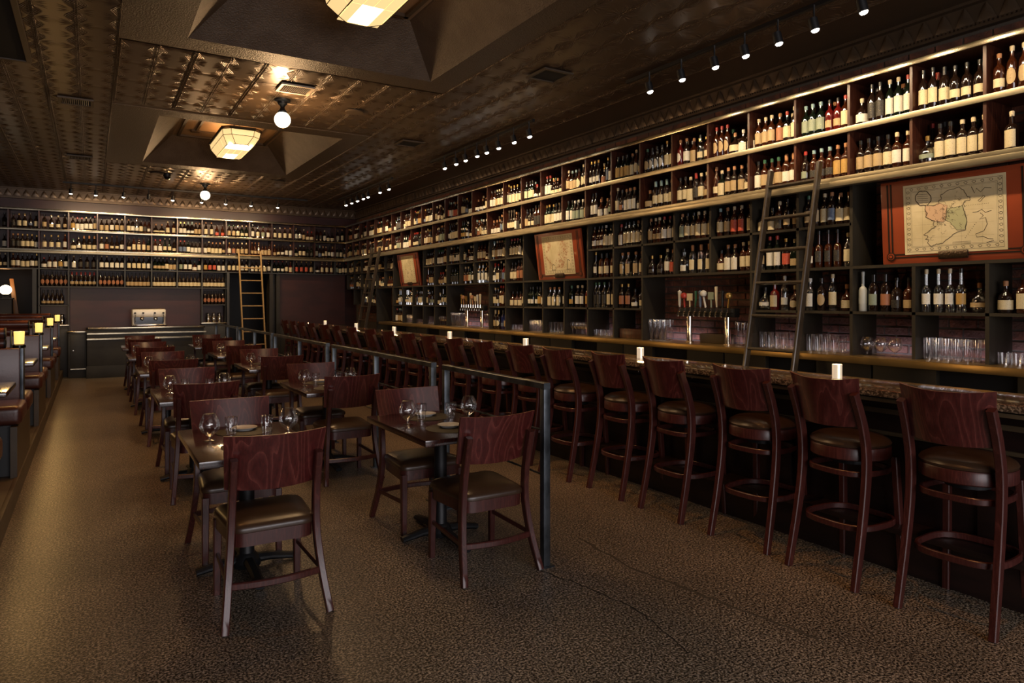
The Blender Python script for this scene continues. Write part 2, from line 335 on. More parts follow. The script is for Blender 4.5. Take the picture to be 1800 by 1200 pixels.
# ---- ceiling with two skylight recesses
SX0, SX1 = .70, 2.97; SK = [(3.19, 6.46), (9.36, 12.63)]
m = MB().box(-3.4, SX0, -4.8, 17.1, ZC, ZC + .1).box(SX1, 5.9, -4.8, 17.1, ZC, ZC + .1)
ys = [-4.8, 3.19, 6.46, 9.36, 12.63, 17.1]
for a, b in ((-4.8, 3.19), (6.46, 9.36), (12.63, 17.1)): m.box(SX0, SX1, a, b, ZC, ZC + .1)
m.box(-3.4, 5.9, -4.8, 17.1, 4.32, 4.4)
ceil = struct('ceiling', m, 'tin')
for a, b in SK:   # plain stippled border, sloping sides and the inner panel
    t = .008
    m = MB().box(.2, SX0, a - .3, b + .3, ZC - t, ZC).box(SX1, 3.25, a - .3, b + .3, ZC - t, ZC).box(SX0, SX1, a - .3, a, ZC - t, ZC).box(SX0, SX1, b, b + .3, ZC - t, ZC)
    i = .40; zt = 4.2
    o_ = [(SX0, a, ZC - t), (SX1, a, ZC - t), (SX1, b, ZC - t), (SX0, b, ZC - t)]; n_ = [(SX0 + i, a + i, zt), (SX1 - i, a + i, zt), (SX1 - i, b - i, zt), (SX0 + i, b - i, zt)]
    for q_ in range(len(m.m)): m.m[q_] = 1
    m.add(o_ + n_, [[0, 1, 5, 4], [1, 2, 6, 5], [2, 3, 7, 6], [3, 0, 4, 7]])
    rc = obj('skylight_recess', m, ['plaster', 'plaster_dark'], ceil)
    m = MB().box(SX0 + i, SX1 - i, a + i, b - i, zt, zt + .03); obj('inner_panel', m, 'plaster_smooth', rc)
    m = MB()
    def fr(x0, x1, y0, y1, w):
        m.box(x0, x1, y0, y0 + w, zt - .03, zt).box(x0, x1, y1 - w, y1, zt - .03, zt).box(x0, x0 + w, y0, y1, zt - .03, zt).box(x1 - w, x1, y0, y1, zt - .03, zt)
    fr(SX0 + i + .06, SX1 - i - .06, a + i + .08, b - i - .08, .04)
    x0, x1, y0, y1 = SX0 + i + .28, SX1 - i - .28, a + i + .34, b - i - .34
    m.box(x0, x1, y0 + .15, y0 + .18, zt - .025, zt).box(x0, x1, y1 - .18, y1 - .15, zt - .025, zt)
    m.box(x0, x0 + .03, y0 + .15, y1 - .15, zt - .025, zt).box(x1 - .03, x1, y0 + .15, y1 - .15, zt - .025, zt)
    for cx in (x0 - .06, x1 - .06):
        for cy in (y0 + .1, y1 - .22): m.box(cx, cx + .12, cy, cy + .12, zt - .028, zt)
    obj('moulding', m, 'vent_brown', rc)

def tin_mat():
    m = MT['tin'].copy(); m.name = 'pressed_tin'; nt = m.node_tree; L = nt.links.new; b = nt.nodes['Principled BSDF']
    def M(op, a, b_=None, c=None):
        n = nd(nt, 'ShaderNodeMath', operation=op)
        for i, q in enumerate((a, b_, c)):
            if q is None: continue
            if isinstance(q, (int, float)): n.inputs[i].default_value = q
            else: L(q, n.inputs[i])
        return n.outputs[0]
    tc = nd(nt, 'ShaderNodeTexCoord'); sp = nd(nt, 'ShaderNodeSeparateXYZ'); L(tc.outputs['Object'], sp.inputs[0])
    x = M('WRAP', sp.outputs[0], .1525, -.1525); y = M('WRAP', sp.outputs[1], .1525, -.1525)
    r = M('SQRT', M('ADD', M('MULTIPLY', x, x), M('MULTIPLY', y, y))); th = M('ARCTAN2', y, x)
    rays = M('MULTIPLY', M('POWER', M('ABSOLUTE', M('COSINE', M('MULTIPLY', th, 5))), 3), M('MULTIPLY', M('SMOOTH_MIN', M('MULTIPLY', r, 14), M('MULTIPLY', M('SUBTRACT', .19, r), 8), .15), 1.0))
    y2 = M('SUBTRACT', .1525, M('ABSOLUTE', y))
    dd = M('ADD', M('DIVIDE', M('ABSOLUTE', x), .045), M('DIVIDE', y2, .10))
    chev = M('MULTIPLY', M('MULTIPLY', M('SINE', M('MULTIPLY', dd, 17)), M('LESS_THAN', dd, 1.9)), .35)
    dia = M('MULTIPLY', M('LESS_THAN', dd, 1.0), .5)
    seam = M('MULTIPLY', M('COMPARE', M('ABSOLUTE', x), .008, .0035), .9)
    h = M('ADD', chev, dia)
    bp = nd(nt, 'ShaderNodeBump'); bp.inputs['Strength'].default_value = 1; bp.inputs['Distance'].default_value = .007; bp.invert = True
    L(h, bp.inputs['Height'])
    old = [l for l in nt.links if l.to_socket == b.inputs['Normal']]
    if old: L(old[0].from_socket, bp.inputs['Normal'])
    L(bp.outputs[0], b.inputs['Normal']); MT['pressed_tin'] = m
tin_mat()
TC = .305; TPC = {}
def tin_panel(nx, ny):
    if (nx, ny) in TPC: return TPC[(nx, ny)]
    N = 8; m = MB(); W_, H_ = nx * N + 1, ny * N + 1; vs = []
    for j in range(H_):
        for i in range(W_):
            x, y = i * TC / N, j * TC / N; xn = abs((x + TC / 2) % TC - TC / 2); yn = abs((y + TC / 2) % TC - TC / 2)
            r = math.hypot(xn, yn); h = .003 * max(0, 1 - (xn / .06 + (TC / 2 - yn) / .12))
            edge = i in (0, W_ - 1) or j in (0, H_ - 1)
            vs.append((x, y, -(.004 if edge else .007 + h)))
    m.add(vs, [[j * W_ + i, (j + 1) * W_ + i, (j + 1) * W_ + i + 1, j * W_ + i + 1] for j in range(H_ - 1) for i in range(W_ - 1)])
    b = len(m.v); n = nx * TC; k = ny * TC
    m.add([(0, 0, 0), (n, 0, 0), (n, k, 0), (0, k, 0)], [[0, 1, 2, 3]])
    zb = -.0065
    for i in range(nx + 1):      # double ribs along the seams
        for q in ((.008, .016) if i == 0 else (-.016, -.008) if i == nx else (-.014, .006)):
            x = i * TC + q; m.add([(x, 0, zb), (x + .008, 0, zb), (x + .004, 0, zb - .006), (x, k, zb), (x + .008, k, zb), (x + .004, k, zb - .006)], [[0, 2, 5, 3], [2, 1, 4, 5]])
    for j in range(ny):          # rays fanning out of the four corners of each cell
        for i in range(nx):
            for cx, cy, sx, sy in ((0, 0, 1, 1), (1, 0, -1, 1), (0, 1, 1, -1), (1, 1, -1, -1)):
                ox, oy = (i + cx) * TC, (j + cy) * TC
                for g in (14, 32, 58, 76):
                    dx, dy = math.cos(R(g)) * sx, math.sin(R(g)) * sy; l0, l1 = .035, min(.148 / abs(dx), .150 / abs(dy), .185) * .97; w = .0065
                    a = (ox + dx * l0, oy + dy * l0, zb + .001); b_ = (ox + dx * l1, oy + dy * l1, zb + .001); mx_, my_ = ox + dx * (l0 + l1) * .45, oy + dy * (l0 + l1) * .45
                    m.add([a, b_, (mx_ - dy * w, my_ + dx * w, zb + .001), (mx_ + dy * w, my_ - dx * w, zb + .001), (mx_, my_, zb - .0045)], [[0, 2, 4], [2, 1, 4], [1, 3, 4], [3, 0, 4]])
    me = m.mesh('ceiling_panel', 'pressed_tin'); TPC[(nx, ny)] = me; return me
def tin_run(x0, nx, y0, ny):
    i = 0
    while i < nx:
        a = 2 if nx - i >= 2 else 1; j = 0
        while j < ny:
            b = 2 if ny - j >= 2 else 1
            link('ceiling_panel', tin_panel(a, b), ceil, (x0 + i * TC, y0 + j * TC, ZC)); j += b
        i += a
tin_run(-2.24, 8, 1.12, 51); tin_run(3.25, 6, 1.12, 51)
tin_run(.2, 10, 1.12, 6); tin_run(.2, 10, 6.8, 7); tin_run(.2, 10, 12.96, 12)

# ---- cornice
def cornice_mesh():
    m = MB(); L_ = .6
    m.box(0, L_, -.015, 0, 0, .21).box(0, L_, -.05, 0, 0, .022).box(0, L_, -.07, 0, .19, .212)
    for i in range(4):
        c = .075 + i * .15; z0, z1 = .045, .185
        m.add([(c - .07, -.015, z0), (c + .07, -.015, z0), (c, -.025, z1), (c, -.040, z0 + .055), (c - .035, -.022, z0 + .085), (c + .035, -.022, z0 + .085)],
              [[0, 3, 4], [4, 3, 2], [2, 3, 5], [5, 3, 1], [0, 1, 3]])
        for d in range(5):
            x = c - .066 + d * .03; m.box(x, x + .014, -.028, -.01, .022, .05)
    return m
cme = cornice_mesh().mesh('cornice_panel', 'tin')
tr = struct('trim_1', MB().box(XW - .0, XW + .02, -1, 16.9, 3.585, 3.80), 'tin')
y = 16.85
while y > .6: link('cornice_panel', cme, tr, (XW, y, 3.588), (0, 0, -PI / 2)); y -= .6
tr = struct('trim_2', MB().box(-3.2, XW, YB - .0, YB + .02, 3.585, 3.80), 'tin')
x = XW - .6
while x > -2.6: link('cornice_panel', cme, tr, (x, YB, 3.588)); x -= .6

# ------------------------------------------------------------------ bottle shelving on the right wall
P0, PP = 2.37, .5045
def YK(k): return P0 + PP * k
F1, F2 = 5.30, 5.34
shelf = thing('bottle_shelving', 'wall-high bottle shelving with steel edged shelves along the brick wall', 'shelving', (5.5, 9, 0))
def sp(name, mb, mats, bevel=0, label=None):
    o = obj(name, mb, mats, shelf, (-5.5, -9, 0), bevel)
    if label: o['label'] = label
    return o
YE = 16.5; K0, K1 = -3, 28
sp('steel_edge', MB().box(F1 - .02, F1, YK(K0), YE, 3.325, 3.367), 'steel', .003, 'brushed steel edge of the top board')
sp('top_board', MB().box(F1, XW - .02, YK(K0), YE, 3.335, 3.357), 'shelf_wood')
sp('steel_edge', MB().box(F1 - .02, F1, YK(K0), YE, 2.93, 2.975), 'rail_plate', .003)
sp('shelf_board', MB().box(F1, XW - .02, YK(K0), YE, 2.945, 2.972), 'shelf_wood')
sp('steel_edge', MB().box(F1 - .02, F1, YK(K0), YE, 2.537, 2.575), 'rail_plate', .003)
sp('ladder_rail', MB().box(F1 - .075, F1 - .0, YK(K0), YE, 2.487, 2.533), 'rail_plate', .005, 'thick steel rail the ladders hang on')
sp('shelf_board', MB().box(F1, XW - .02, YK(K0), YE, 2.545, 2.572), 'shelf_wood')
MAPB = ({-1, 0, 1}, {9, 10, 11}, {19, 20, 21}); TAPB = ({4, 5, 6}, {14, 15, 16})
inmap = lambda k: any(k in s for s in MAPB); intap = lambda k: any(k in s for s in TAPB)
midmap = lambda k: any(k in s and k - 1 in s for s in MAPB); midtap = lambda k: any(k in s and k - 1 in s for s in TAPB)
for k in range(K0, K1 + 1):
    y = YK(k)
    sp('divider', MB().box(F1 + .005, XW - .02, y - .011, y + .011, 2.972, 3.335), 'shelf_wood')
    sp('divider', MB().box(F1 + .005, XW - .02, y - .011, y + .011, 2.572, 2.945), 'shelf_wood')
    lo = 'olive_paint'
    if not midmap(k): sp('divider', MB().box(F2, XW - .02, y - .013, y + .013, 1.83, 2.545), lo, 0, 'dark olive painted divider')
    if k <= 22 and not midtap(k): sp('divider', MB().box(F2, XW - .02, y - .013, y + .013, 1.10, 1.81), lo)
    if 24 <= k <= 27: sp('divider', MB().box(F2, XW - .02, y - .013, y + .013, 1.46, 1.81), lo)
for k0, k1 in ((-3, -1), (2, 9), (12, 19), (22, 28)): sp('shelf_board', MB().box(F2, XW - .02, YK(k0), YK(k1), 2.168, 2.19), 'olive_paint')
sp('shelf_board', MB().box(F2, XW - .02, YK(-3), YK(28), 1.808, 1.832), 'olive_paint')
for k0, k1 in ((-3, 4), (7, 14), (17, 22), (24, 27)): sp('shelf_board', MB().box(F2, XW - .02, YK(k0), YK(k1), 1.438, 1.46), 'olive_paint')
sp('end_panel', MB().box(F2, XW - .02, YK(22) + .02, YK(22) + .05, 0, 1.81), 'olive_paint')
sp('end_panel', MB().box(F2, XW - .02, YK(24) - .05, YK(24) - .02, 0, 1.46), 'olive_paint')

# counter under it with cupboards
ctr = thing('back_bar_counter', 'long back bar counter with brass edge and olive cupboards below the shelving', 'counter', (5.5, 8, 0))
def cp(name, mb, mats, bevel=0, parent=None): return obj(name, mb, mats, ctr, (-5.5, -8, 0), bevel)
cp('brass_edge', MB().box(5.22, 5.30, .9, 14.0, 1.043, 1.10), 'brass_trim', .004)
cp('worktop', MB().box(5.30, XW - .02, .9, 14.0, 1.06, 1.10), 'brass_trim')
cp('plinth', MB().box(5.40, XW - .02, .9, 14.0, 0, .10), 'black')
cp('carcass', MB().box(5.45, XW - .02, .9, 14.0, .10, 1.06), 'dark_hole')
y = 1.2; i = 0
while y < 13.6:
    if i % 3 != 2:
        d = cp('cupboard_door', MB().box(5.40, 5.45, y + .01, y + .50, .12, 1.03), 'olive_paint', .003)
        link('handle', MB().box(5.385, 5.40, y + .40, y + .415, .80, .92).mesh('handle', 'black_iron'), d)
    y += .51; i += 1

# ------------------------------------------------------------------ bottle shelving on the back wall
XJ = lambda j: -1.387 + .4955 * j
G1, G2 = 16.50, 16.53
bs = thing('bottle_shelving', 'steel edged bottle shelving across the far back wall above a coffee counter', 'shelving', (1.5, 16.7, 0))
def bp_(name, mb, mats, bevel=0, label=None):
    o = obj(name, mb, mats, bs, (-1.5, -16.7, 0), bevel)
    if label: o['label'] = label
    return o
XL = XJ(-3)
for z0, z1 in ((3.325, 3.367), (2.93, 2.975), (2.537, 2.575)): bp_('steel_edge', MB().box(XL, F1 - .02, G1 - .02, G1, z0, z1), 'steel', .003)
bp_('ladder_rail', MB().box(XL, F1 - .075, G1 - .075, G1, 2.487, 2.533), 'rail_plate', .005)
for z0, z1 in ((3.335, 3.357), (2.945, 2.972), (2.545, 2.572)): bp_('shelf_board', MB().box(XL, F1, G1, YB - .01, z0, z1), 'shelf_wood')
bp_('shelf_board', MB().box(XL, F2, G2, YB - .01, 2.168, 2.19), 'grey_paint')
bp_('shelf_board', MB().box(XJ(1), XJ(8), G2, YB - .01, 1.808, 1.832), 'grey_paint')
for j in range(-3, 14):
    x = XJ(j)
    bp_('divider', MB().box(x - .011, x + .011, G1 + .005, YB - .01, 2.972, 3.335), 'shelf_wood')
    bp_('divider', MB().box(x - .011, x + .011, G1 + .005, YB - .01, 2.572, 2.945), 'shelf_wood')
    bp_('divider', MB().box(x - .012, x + .012, G2, YB - .01, 2.19, 2.545), 'grey_paint')
    if 1 <= j <= 8: bp_('divider', MB().box(x - .012, x + .012, G2, YB - .01, 1.832, 2.168), 'grey_paint')
for a, b in ((1, 2), (7, 8)):
    for x in (XJ(a), XJ(b)): bp_('side_panel', MB().box(x - .014, x + .014, G2, YB - .01, 0, 1.808), 'grey_paint')
    bp_('shelf_board', MB().box(XJ(a), XJ(b), G2, YB - .01, 1.44, 1.46), 'grey_paint')
    bp_('steel_shelf', MB().box(XJ(a) - .02, XJ(b) + .01, G2 - .03, YB - .01, 1.03, 1.06), 'steel', .003)
    bp_('base_cabinet', MB().box(XJ(a), XJ(b), G2 + .0, YB - .01, 0, 1.03), 'grey_paint', .004)
bp_('back_panel', MB().box(XJ(2), XJ(7), 16.72, 16.74, .9, 1.808), 'plum_paint', 0, 'plum painted panel behind the coffee machine')
bp_('end_post', MB().box(XJ(8) - .01, XJ(8) + .07, G2, YB - .01, 0, 2.168), 'grey_paint')
# door case and plum wall panel at the right of the back wall
tr = struct('trim_3', MB().box(3.52, 3.60, 16.55, YB + .02, 0, 2.168).box(3.68, 3.76, 16.58, YB, 0, 2.168).box(3.60, 3.68, 16.75, YB, 0, 2.168), 'olive_paint')
struct('trim_4', MB().box(3.76, F2, 16.66, YB, .0, 2.168), 'plum_paint')
struct('baseboard_back', MB().box(3.76, F2, 16.63, 16.66, 0, .95), 'olive_paint', .004)
struct('trim_5', MB().box(-1.0, -.93, 16.5, YB, 0, 2.168), 'grey_paint')

# coffee counter
cc = thing('coffee_counter', 'grey coffee counter with two steel rails in front of the plum back panel', 'counter', (1.0, 16.2, 0))
def cq(name, mb, mats, bevel=0): return obj(name, mb, mats, cc, (-1.0, -16.2, 0), bevel)
cq('counter_body', MB().box(-.08, 2.05, 16.02, 16.6, .06, .97), 'grey_paint', .006); cq('kick_plate', MB().box(-.09, 2.06, 16.0, 16.02, 0, .24), 'grey_paint', .003)
cq('worktop', MB().box(-.10, 2.07, 16.0, 16.68, .97, 1.0), 'black_gloss', .004); cq('steel_edge', MB().box(-.06, 2.06, 15.975, 16.0, .965, 1.012), 'steel', .004)
for z in (.885, .775): cq('steel_rail', MB().bar([(-.08, 15.99, z), (2.09, 15.99, z)], .03, .035), 'steel')
cq('side_cabinet', MB().box(-.40, -.09, 16.25, 16.68, 0, .90), 'grey_paint', .004); cq('side_top', MB().box(-.42, -.08, 16.22, 16.68, .90, .935), 'steel', .004)
d = cq('cabinet_door', MB().box(-.36, -.11, 16.235, 16.25, .20, .86), 'grey_paint', .003)
link('knob', MB().lathe([(.0, 0), (.01, .0), (.012, .015), (0, .02)], 8, (0, 0, 0), axis='Y').mesh('knob', 'chrome'), d, (-.31, 16.21, .55))
cq('steel_kick', MB().box(-.36, -.10, 16.2, 16.25, .17, .19), 'steel')

# espresso machine
em = thing('espresso_machine', 'polished steel two-group espresso machine with black knobs on the coffee counter', 'coffee machine', (1.02, 16.3, 1.0))
EW = .33
obj('body', MB().box(-EW, EW, -.12, .22, .05, .47).box(-EW, EW, -.2, -.12, .27, .47), 'machine_steel', em, bevel=.015)
obj('back_splash', MB().box(-EW + .04, EW - .04, -.128, -.12, .08, .26), 'black_gloss', em)
obj('cup_rail', MB().tube([(-EW + .02, -.18, .49), (EW - .02, -.18, .49), (EW - .02, .2, .49), (-EW + .02, .2, .49)], .008, closed=True), 'chrome', em)
obj('drip_tray', MB().box(-EW - .02, EW + .02, -.24, .0, .03, .07), 'chrome', em, bevel=.008)
for x in (-EW + .05, EW - .05):
    for y in (-.15, .15): obj('foot', MB().lathe([(.02, 0), (.015, .04)], 10, (x, y, 0)), 'black', em)
for x in (-.28, -.12, .11, .28): obj('knob', MB().lathe([(.022, 0), (.022, .03), (0, .032)], 12, (x, -.232, .38), axis='Y'), 'black', em)
for x in (-.14, .13):
    obj('group_head', MB().lathe([(.035, 0), (.04, .05), (.03, .08)], 14, (x, -.17, .19)), 'chrome', em)
    obj('filter_handle', MB().tube([(x, -.19, .20), (x, -.34, .185)], .014), 'black', em)
obj('steam_wand', MB().tube([(-.27, -.21, .33), (-.28, -.24, .22), (-.27, -.25, .10)], .006), 'chrome', em); obj('steam_wand', MB().tube([(.28, -.21, .33), (.29, -.24, .22), (.28, -.25, .10)], .006), 'chrome', em)
em.scale = (.93, 1, .76)
#@@BAR
# ------------------------------------------------------------------ bar
bar = thing('bar_counter', 'long bar counter with speckled granite top and dark wood front', 'bar', (4, 8, 0))
def bq(name, mb, mats, bevel=0, label=None):
    o = obj(name, mb, mats, bar, (-4, -8, 0), bevel)
    if label: o['label'] = label
    return o
B0, B1 = .3, 15.45
bq('granite_top', MB().box(3.73, 4.255, B0, B1, 1.014, 1.05), 'granite', .006, 'speckled brown granite top')
bq('steel_angle', MB().box(3.745, 3.76, B0, B1, .985, 1.014).box(3.745, 4.24, B0, B1, 1.004, 1.014), 'curb_paint', .002)
bq('bar_front', MB().box(4.0, 4.03, B0, B1, .0, 1.004).box(4.03, 4.22, B0, B1, .9, 1.0).box(4.19, 4.22, B0, B1, 0, .9), 'bar_front')
for z0, z1 in ((.885, .915), (.76, .782)): bq('rail_strip', MB().box(3.975, 4.0, B0, B1, z0, z1), 'curb_paint', .003)
bq('foot_ledge', MB().box(3.80, 4.0, B0, B1, .255, .285).box(3.93, 4.0, B0, B1, 0, .255), 'bar_front', .004)
y = .5
while y < 15.4: bq('stile', MB().box(3.972, 4.0, y, y + .09, .285, .76), 'bar_front', .003); y += 1.22
y = .75; rr = random.Random(5)
while y < 15.3: bq('bag_hook', MB().tube([(3.99, y, .95), (3.95, y, .95), (3.945, y, .97)], .004, 6), 'chrome'); y += .61

# bar stools ------------------------------------------------------------------
def curved_panel(wt, wb, z0, z1, y0, y1, bow, th, n=12, rows=5, crown=.018):
    """backrest: bent sheet, edges forward (+y)"""
    m = MB(); vs = []
    for s in (0, 1):
        for j in range(rows + 1):
            f = j / rows; w = wb + (wt - wb) * f
            for i in range(n + 1):
                u = i / n * 2 - 1; x = u * w / 2
                zz = z0 + (z1 - z0) * f + (crown * (u * u) * f) - (.012 * (1 - u * u) * (1 - f) if crown else 0) - .02 * (1 - u * u) * 0
                y = y0 + (y1 - y0) * f + bow * u * u + (th if s else 0)
                vs.append((x, y, zz))
    N = (n + 1) * (rows + 1); k = n + 1; fs = []
    for j in range(rows):
        for i in range(n):
            a = j * k + i; fs += [[a, a + k, a + k + 1, a + 1], [N + a, N + a + 1, N + a + k + 1, N + a + k]]
    for i in range(n): fs += [[i, i + 1, N + i + 1, N + i]]
    for j in range(rows): a = j * k; fs += [[a, N + a, N + a + k, a + k], [a + n, a + n + k, N + a + n + k, N + a + n]]
    m.add(vs, fs, 0, False)
    b = rows * k; m.add(vs[b:b + k] + vs[N + b:N + b + k], [[i, k + i, k + i + 1, i + 1] for i in range(n)], 1); return m
def smooth_path(pts, n=5):
    out = []
    P = [Vector(p) for p in pts]
    for i in range(len(P) - 1):
        a = P[max(i - 1, 0)]; b = P[i]; c = P[i + 1]; d = P[min(i + 2, len(P) - 1)]
        for j in range(n):
            t = j / n; out.append(.5 * ((2 * b) + (c - a) * t + (2 * a - 5 * b + 4 * c - d) * t * t + (3 * b - a - 3 * c + d) * t ** 3))
    out.append(P[-1]); return out
def make_stool():
    t = thing('bar_stool', '', 'bar stool', (0, 0, 0))
    prof = [(0, .800), (.10, .797), (.17, .785), (.205, .765), (.214, .75), (.21, .738)]
    obj('seat', MB().lathe([(.0, .735), (.205, .735)] + prof[::-1], 32), 'vinyl', t)
    obj('seat_frame', MB().lathe([(.0, .735), (.208, .735), (.212, .728), (.212, .672), (.205, .666), (.0, .666)], 32), 'cherry_leg', t)
    obj('swivel_plate', MB().lathe([(.10, .666), (.10, .625)], 16), 'black_iron', t)
    for z, hh in ((.595, .032), (.305, .034)):
        r_ = .195 if z > .5 else .215; pts = []
        for i in range(28):
            a = 2 * PI * i / 28; c_, s_ = math.cos(a), math.sin(a); q = 1 / (abs(c_) ** 3.2 + abs(s_) ** 3.2) ** (1 / 3.2) * .93
            pts.append((r_ * q * c_, r_ * q * s_ - .005, z))
        obj('upper_hoop' if z > .5 else 'foot_hoop', MB().bar(pts, .018, hh, closed=True), 'cherry_leg', t)
    for s in (-1, 1):
        p = smooth_path([(s * .212, -.262, 0), (s * .206, -.195, .30), (s * .203, -.152, .56), (s * .203, -.150, .74), (s * .202, -.188, .90), (s * .200, -.250, 1.05)])
        obj('leg', MB().bar(p, .036, .046, (0, 1, 0), c=.12, scale=[(.9 + .1 * i / len(p), .85 + .3 * math.sin(PI * i / len(p))) for i in range(len(p))]), 'cherry_leg', t)
        p = [(s * .185, .20, 0), (s * .165, .165, .665)]
        obj('leg', MB().bar(p, .036, .038, (0, 1, 0), c=.12), 'cherry_leg', t)
    obj('backrest', curved_panel(.43, .37, .865, 1.115, -.235, -.298, .055, .014), ['cherry_wood', 'cherry_edge'], t)
    return t
SY = [1.75, 2.37, 3.00, 3.66, 4.30, 4.97, 5.64, 6.31, 7.01, 7.70, 8.34, 9.06, 9.83, 10.6, 11.4, 12.15, 12.9, 13.6, 14.35, 15.05]
st0 = make_stool()
for i, y in enumerate(SY):
    lab = 'dark cherry bar stool with brown round seat, ' + ('nearest the camera at the bar' if i == 0 else ORD[i] + ' from the right along the bar' if i < 19 else 'farthest along the bar')
    rz = -PI / 2 + R(random.Random(i).uniform(-4, 4))
    if i == 0: st0.location = (3.745, y, 0); st0.rotation_euler = (0, 0, rz); st0['label'] = lab; st0['group'] = 'bar stools along the bar'
    else: dup(st0, (3.745 + random.Random(i + 50).uniform(-.02, .02), y, 0), rz, lab, 'bar stools along the bar')

# dining chairs ------------------------------------------------------------------
def make_chair():
    t = thing('dining_chair', '', 'chair', (0, 0, 0))
    def rr_(w, y0, y1, wb, c, n=5):
        """rounded trapezoid outline: front width w at y1, rear width wb at y0"""
        P = [(-wb / 2, y0), (wb / 2, y0), (w / 2, y1), (-w / 2, y1)]; out = []
        for i in range(4):
            a = Vector(P[i - 1]); b = Vector(P[i]); d = Vector(P[(i + 1) % 4]); u = (a - b).normalized() * c; v = (d - b).normalized() * c
            for j in range(n + 1):
                s = j / n; out.append(tuple((b + u) * (1 - s) ** 2 + b * 2 * s * (1 - s) + (b + v) * s * s))
        return out
    def stack(levels):
        m = MB(); vs = []; k = None
        for (grow, z) in levels:
            p = rr_(.45 + grow * 2, -.185 - grow, .245 + grow, .385 + grow * 2, max(.02, .07 + grow * .4)); k = len(p); vs += [(x, y, z) for x, y in p]
        L_ = len(levels); fs = [[j * k + i, j * k + (i + 1) % k, (j + 1) * k + (i + 1) % k, (j + 1) * k + i] for j in range(L_ - 1) for i in range(k)]
        fs += [list(range(k))[::-1], [(L_ - 1) * k + i for i in range(k)]]; m.add(vs, fs, 0, True); return m
    obj('seat', stack([(-.002, .426), (.006, .430), (.008, .444), (.003, .458), (-.012, .470), (-.04, .481), (-.08, .487), (-.13, .490)]), 'vinyl', t)
    obj('seat_frame', stack([(-.002, .362), (-.002, .426)]), 'cherry_leg', t)
    for s in (-1, 1):
        p = smooth_path([(s * .246, -.275, 0), (s * .222, -.205, .20), (s * .205, -.172, .40), (s * .200, -.190, .60), (s * .200, -.245, .80)])
        obj('leg', MB().bar(p, .034, .043, (0, 1, 0), c=.12, scale=[(1, .75 + .35 * math.sin(PI * i / len(p))) for i in range(len(p))]), 'cherry_leg', t)
        obj('leg', MB().bar([(s * .208, .228, 0), (s * .205, .220, .40)], .042, .040, (0, 1, 0), c=.12, scale=[.78, 1]), 'cherry_leg', t)
        obj('stretcher', MB().bar([(s * .220, -.200, .20), (s * .205, .222, .215)], .016, .026), 'cherry_leg', t)
    obj('stretcher', MB().bar([(-.218 + .436 * i / 10, -.208 - .035 * math.sin(PI * i / 10), .195) for i in range(11)], .022, .034), 'cherry_leg', t)
    obj('backrest', curved_panel(.485, .455, .640, .905, -.192, -.272, .050, .013, crown=.006), ['cherry_wood', 'cherry_edge'], t)
    return t
ch0 = make_chair(); first = [True]
def place_chair(x, y, rz, lab, grp):
    if first[0]:
        first[0] = False; o = ch0; o.location = (x, y, 0); o.rotation_euler = (0, 0, rz); o['label'] = lab; o['group'] = grp
    else: o = dup(ch0, (x, y, 0), rz, lab, grp)
# tables
def make_table():
    t = thing('dining_table', '', 'table', (0, 0, 0))
    obj('tabletop', MB().box(0, .62, 0, 1.0, .697, .735), 'table_wood', t, bevel=.004)
    obj('pedestal', MB().lathe([(.05, .04), (.05, .06), (.042, .08), (.042, .66), (.10, .67), (.10, .697)], 18, (.31, .45, 0)), 'black_iron', t)
    m = MB()
    for dx, dy in ((.27, 0), (-.27, 0), (0, .38), (0, -.38)):
        p = [(.31, .45, .05), (.31 + dx * .5, .45 + dy * .5, .045), (.31 + dx, .45 + dy, .022)]
        obj('foot', MB().bar(p, .062, .040, scale=[(1, 1.3), (.95, 1.05), (.9, .8)], c=.35), 'black_iron', t)
    obj('hub', MB().lathe([(.075, .012), (.08, .04), (.06, .075), (.045, .09)], 18, (.31, .45, 0)), 'black_iron', t)
    return t
tb0 = make_table(); tfirst = True
def snifter_mesh():
    pr = [(.0, .0), (.030, .001), (.034, .003), (.012, .007), (.006, .014), (.006, .022), (.020, .033), (.042, .050), (.055, .072), (.058, .088), (.052, .115), (.042, .140), (.034, .155)]
    return MB().lathe(pr, 24)
def tumbler_mesh(r=.037, h=.115): return MB().lathe([(0, .008), (r * .74, .008), (r * .76, 0), (r * .80, .02), (r * .86, h * .5), (r * .98, h * .62), (r * .96, h * .70), (r, h)], 20)
G_SN = snifter_mesh().mesh('snifter_glass', 'glassware'); G_TU = tumbler_mesh().mesh('tumbler', 'glassware')
G_PL = MB().lathe([(0, .004), (.045, .004), (.05, .0), (.052, .004), (.075, .014), (.076, .017), (.05, .009), (0, .009)], 28).mesh('side_plate', 'porcelain')
G_MA = MB().lathe([(0, 0), (.165, 0), (.167, .002), (.165, .003), (0, .003)], 40).mesh('placemat', 'placemat')
ROWS = {'left': ([3.767, 6.145, 8.58, 10.95, 13.2], [.46, .46, .45, .44, .44]), 'right': ([3.66, 6.05, 8.48, 10.72, 12.95], [1.65, 1.60, 1.575, 1.555, 1.52])}
TN = ['front', 'second', 'third', 'fourth', 'farthest']
